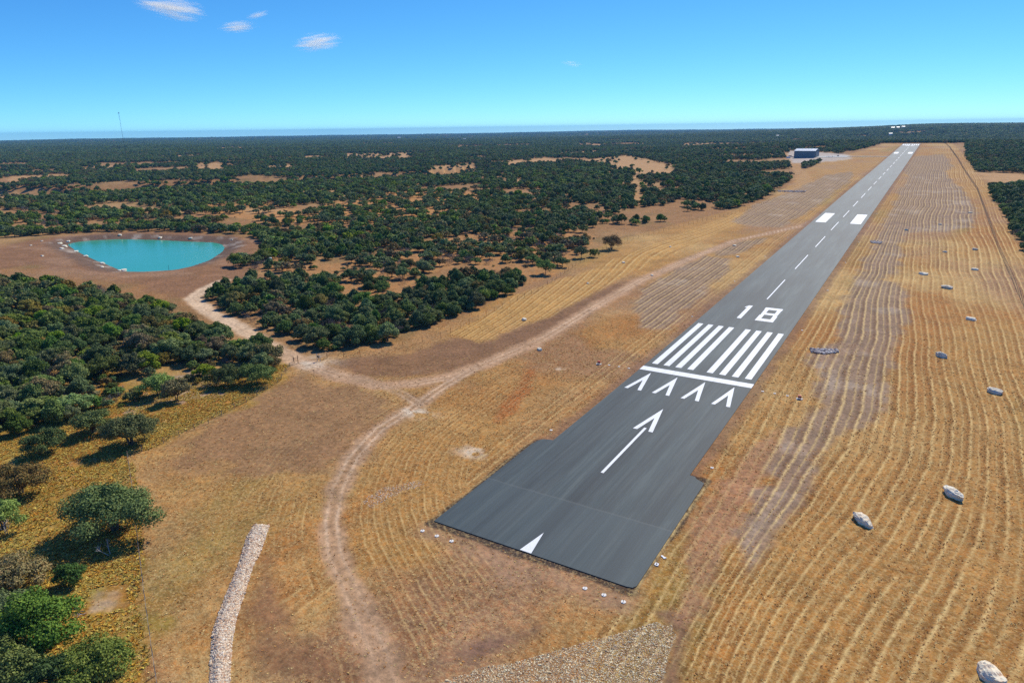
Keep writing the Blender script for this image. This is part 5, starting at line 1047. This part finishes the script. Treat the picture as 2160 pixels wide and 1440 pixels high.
o = mb.build('painted_plate', WHITE, None, (19.75, -84.5, tz(19.75, -84.5)+0.08)); tag(o, 'lower white painted plate, open ring shaped, beside the turning pad', 'plate', 'white plates'); o.scale = (0.75, 0.75, 0.75)
# bleached snag and fallen trunks in the woods
def snag(px, py, h, label, seed, lean=0.0):
    x_, y_ = G(px, py); o = twig_np(seed, h, h*0.7, 2, 2).build('dead_tree', DEAD, None, (x_, y_, tz(x_, y_))); o.rotation_euler = (lean, 0, seed); tag(o, label, 'dead tree', 'bleached dead wood')
snag(12, 1128, 4.2, 'bleached forked snag at the left edge', 3); snag(72, 1362, 4.5, 'white bare branches poking out of the orange-tinted tree', 4); snag(232, 1170, 4.0, 'dark leaning bare trunk beside the fence below the big round oak', 5, 0.6); snag(180, 1292, 2.6, 'fallen grey branches on pale rock, bottom left', 6, 1.2)

# ------------------------------------------------------------------ clouds
def cloud(px0, py0, px1, py1, thick, dist, label, dens, seed):
    a = ray_at(px0, py0, dist); b = ray_at(px1, py1, dist); c = (a+b)/2; L = np.linalg.norm(b-a); hgt = thick*dist/FPX
    m = bpy.data.materials.new('cloud_vapour'); m.use_nodes = True; t = m.node_tree; t.nodes.remove(t.nodes['Principled BSDF'])
    tc = t.nodes.new('ShaderNodeTexCoord').outputs['Object']; ln = nd(t, 'ShaderNodeVectorMath', operation='LENGTH'); t.links.new(tc, ln.inputs[0])
    mp = nd(t, 'ShaderNodeMapping'); mp.inputs['Location'].default_value = (seed*3.1, seed, 0); mp.inputs['Scale'].default_value = (0.55, 1.6, 1.9); t.links.new(tc, mp.inputs[0])
    nz = noise(t, mp.outputs[0], 1.9, 5, 0.62); d = mth(t, 'SUBTRACT', mth(t, 'ADD', mth(t, 'SUBTRACT', 1.0, ln.outputs['Value']), mth(t, 'MULTIPLY', mth(t, 'SUBTRACT', nz, 0.5), 4.2)), 0.35)
    d = mth(t, 'MULTIPLY', mth(t, 'MAXIMUM', d, 0.0), mth(t, 'MULTIPLY', mth(t, 'MINIMUM', mth(t, 'MULTIPLY', mth(t, 'SUBTRACT', 1.0, ln.outputs['Value'], clamp=True), 3.0), 1.0), dens))
    pv = nd(t, 'ShaderNodeVolumePrincipled', Anisotropy=0.4); pv.inputs['Color'].default_value = (1, 1, 1, 1); t.links.new(d, pv.inputs['Density']); t.links.new(pv.outputs[0], t.nodes['Material Output'].inputs['Volume'])
    V, F = ICO3; o = link('cloud', mesh_np('cloud', V, F, [m]), None, tuple(c)); ax = Vector(b-a).normalized(); up = Vector((0, 0, 1)); fy = up.cross(ax).normalized(); uz = ax.cross(fy)
    Mx = Matrix((ax, fy, uz)).transposed().to_4x4(); o.rotation_euler = Mx.to_euler(); o.scale = (L/2, L*0.3, hgt/2); tag(o, label, 'cloud', 'wisps of cloud')
cloud(272, -2, 445, 32, 46, 7000, 'largest white cloud, cut by the top edge of the picture', 0.03, 1); cloud(452, 60, 552, 54, 24, 7000, 'small flat-bottomed wisp below the largest cloud', 0.025, 2); cloud(515, 40, 572, 24, 12, 7000, 'thin slanting streak of cloud above the small wisp', 0.03, 3)
cloud(610, 96, 728, 82, 38, 7000, 'arrow-like white wisp, lowest and rightmost of the bright clouds', 0.03, 4); cloud(1180, 131, 1232, 138, 14, 7000, 'very faint wisp alone in the middle of the sky', 0.010, 5)

# ------------------------------------------------------------------ air
hm = bpy.data.materials.new('haze'); hm.use_nodes = True; t = hm.node_tree; t.nodes.remove(t.nodes['Principled BSDF'])
pv = nd(t, 'ShaderNodeVolumePrincipled', Density=5.2e-5); pv.inputs['Color'].default_value = (0.21, 0.56, 0.98, 1); t.links.new(pv.outputs[0], t.nodes['Material Output'].inputs['Volume'])
HT = MH+mz+3.0; tag(MB().box((CAM[0], CAM[1], (HT-320)/2), (31000, 31000, HT+320)).build('haze', hm), 'thin blue haze over the far hills', 'haze', kind='stuff')
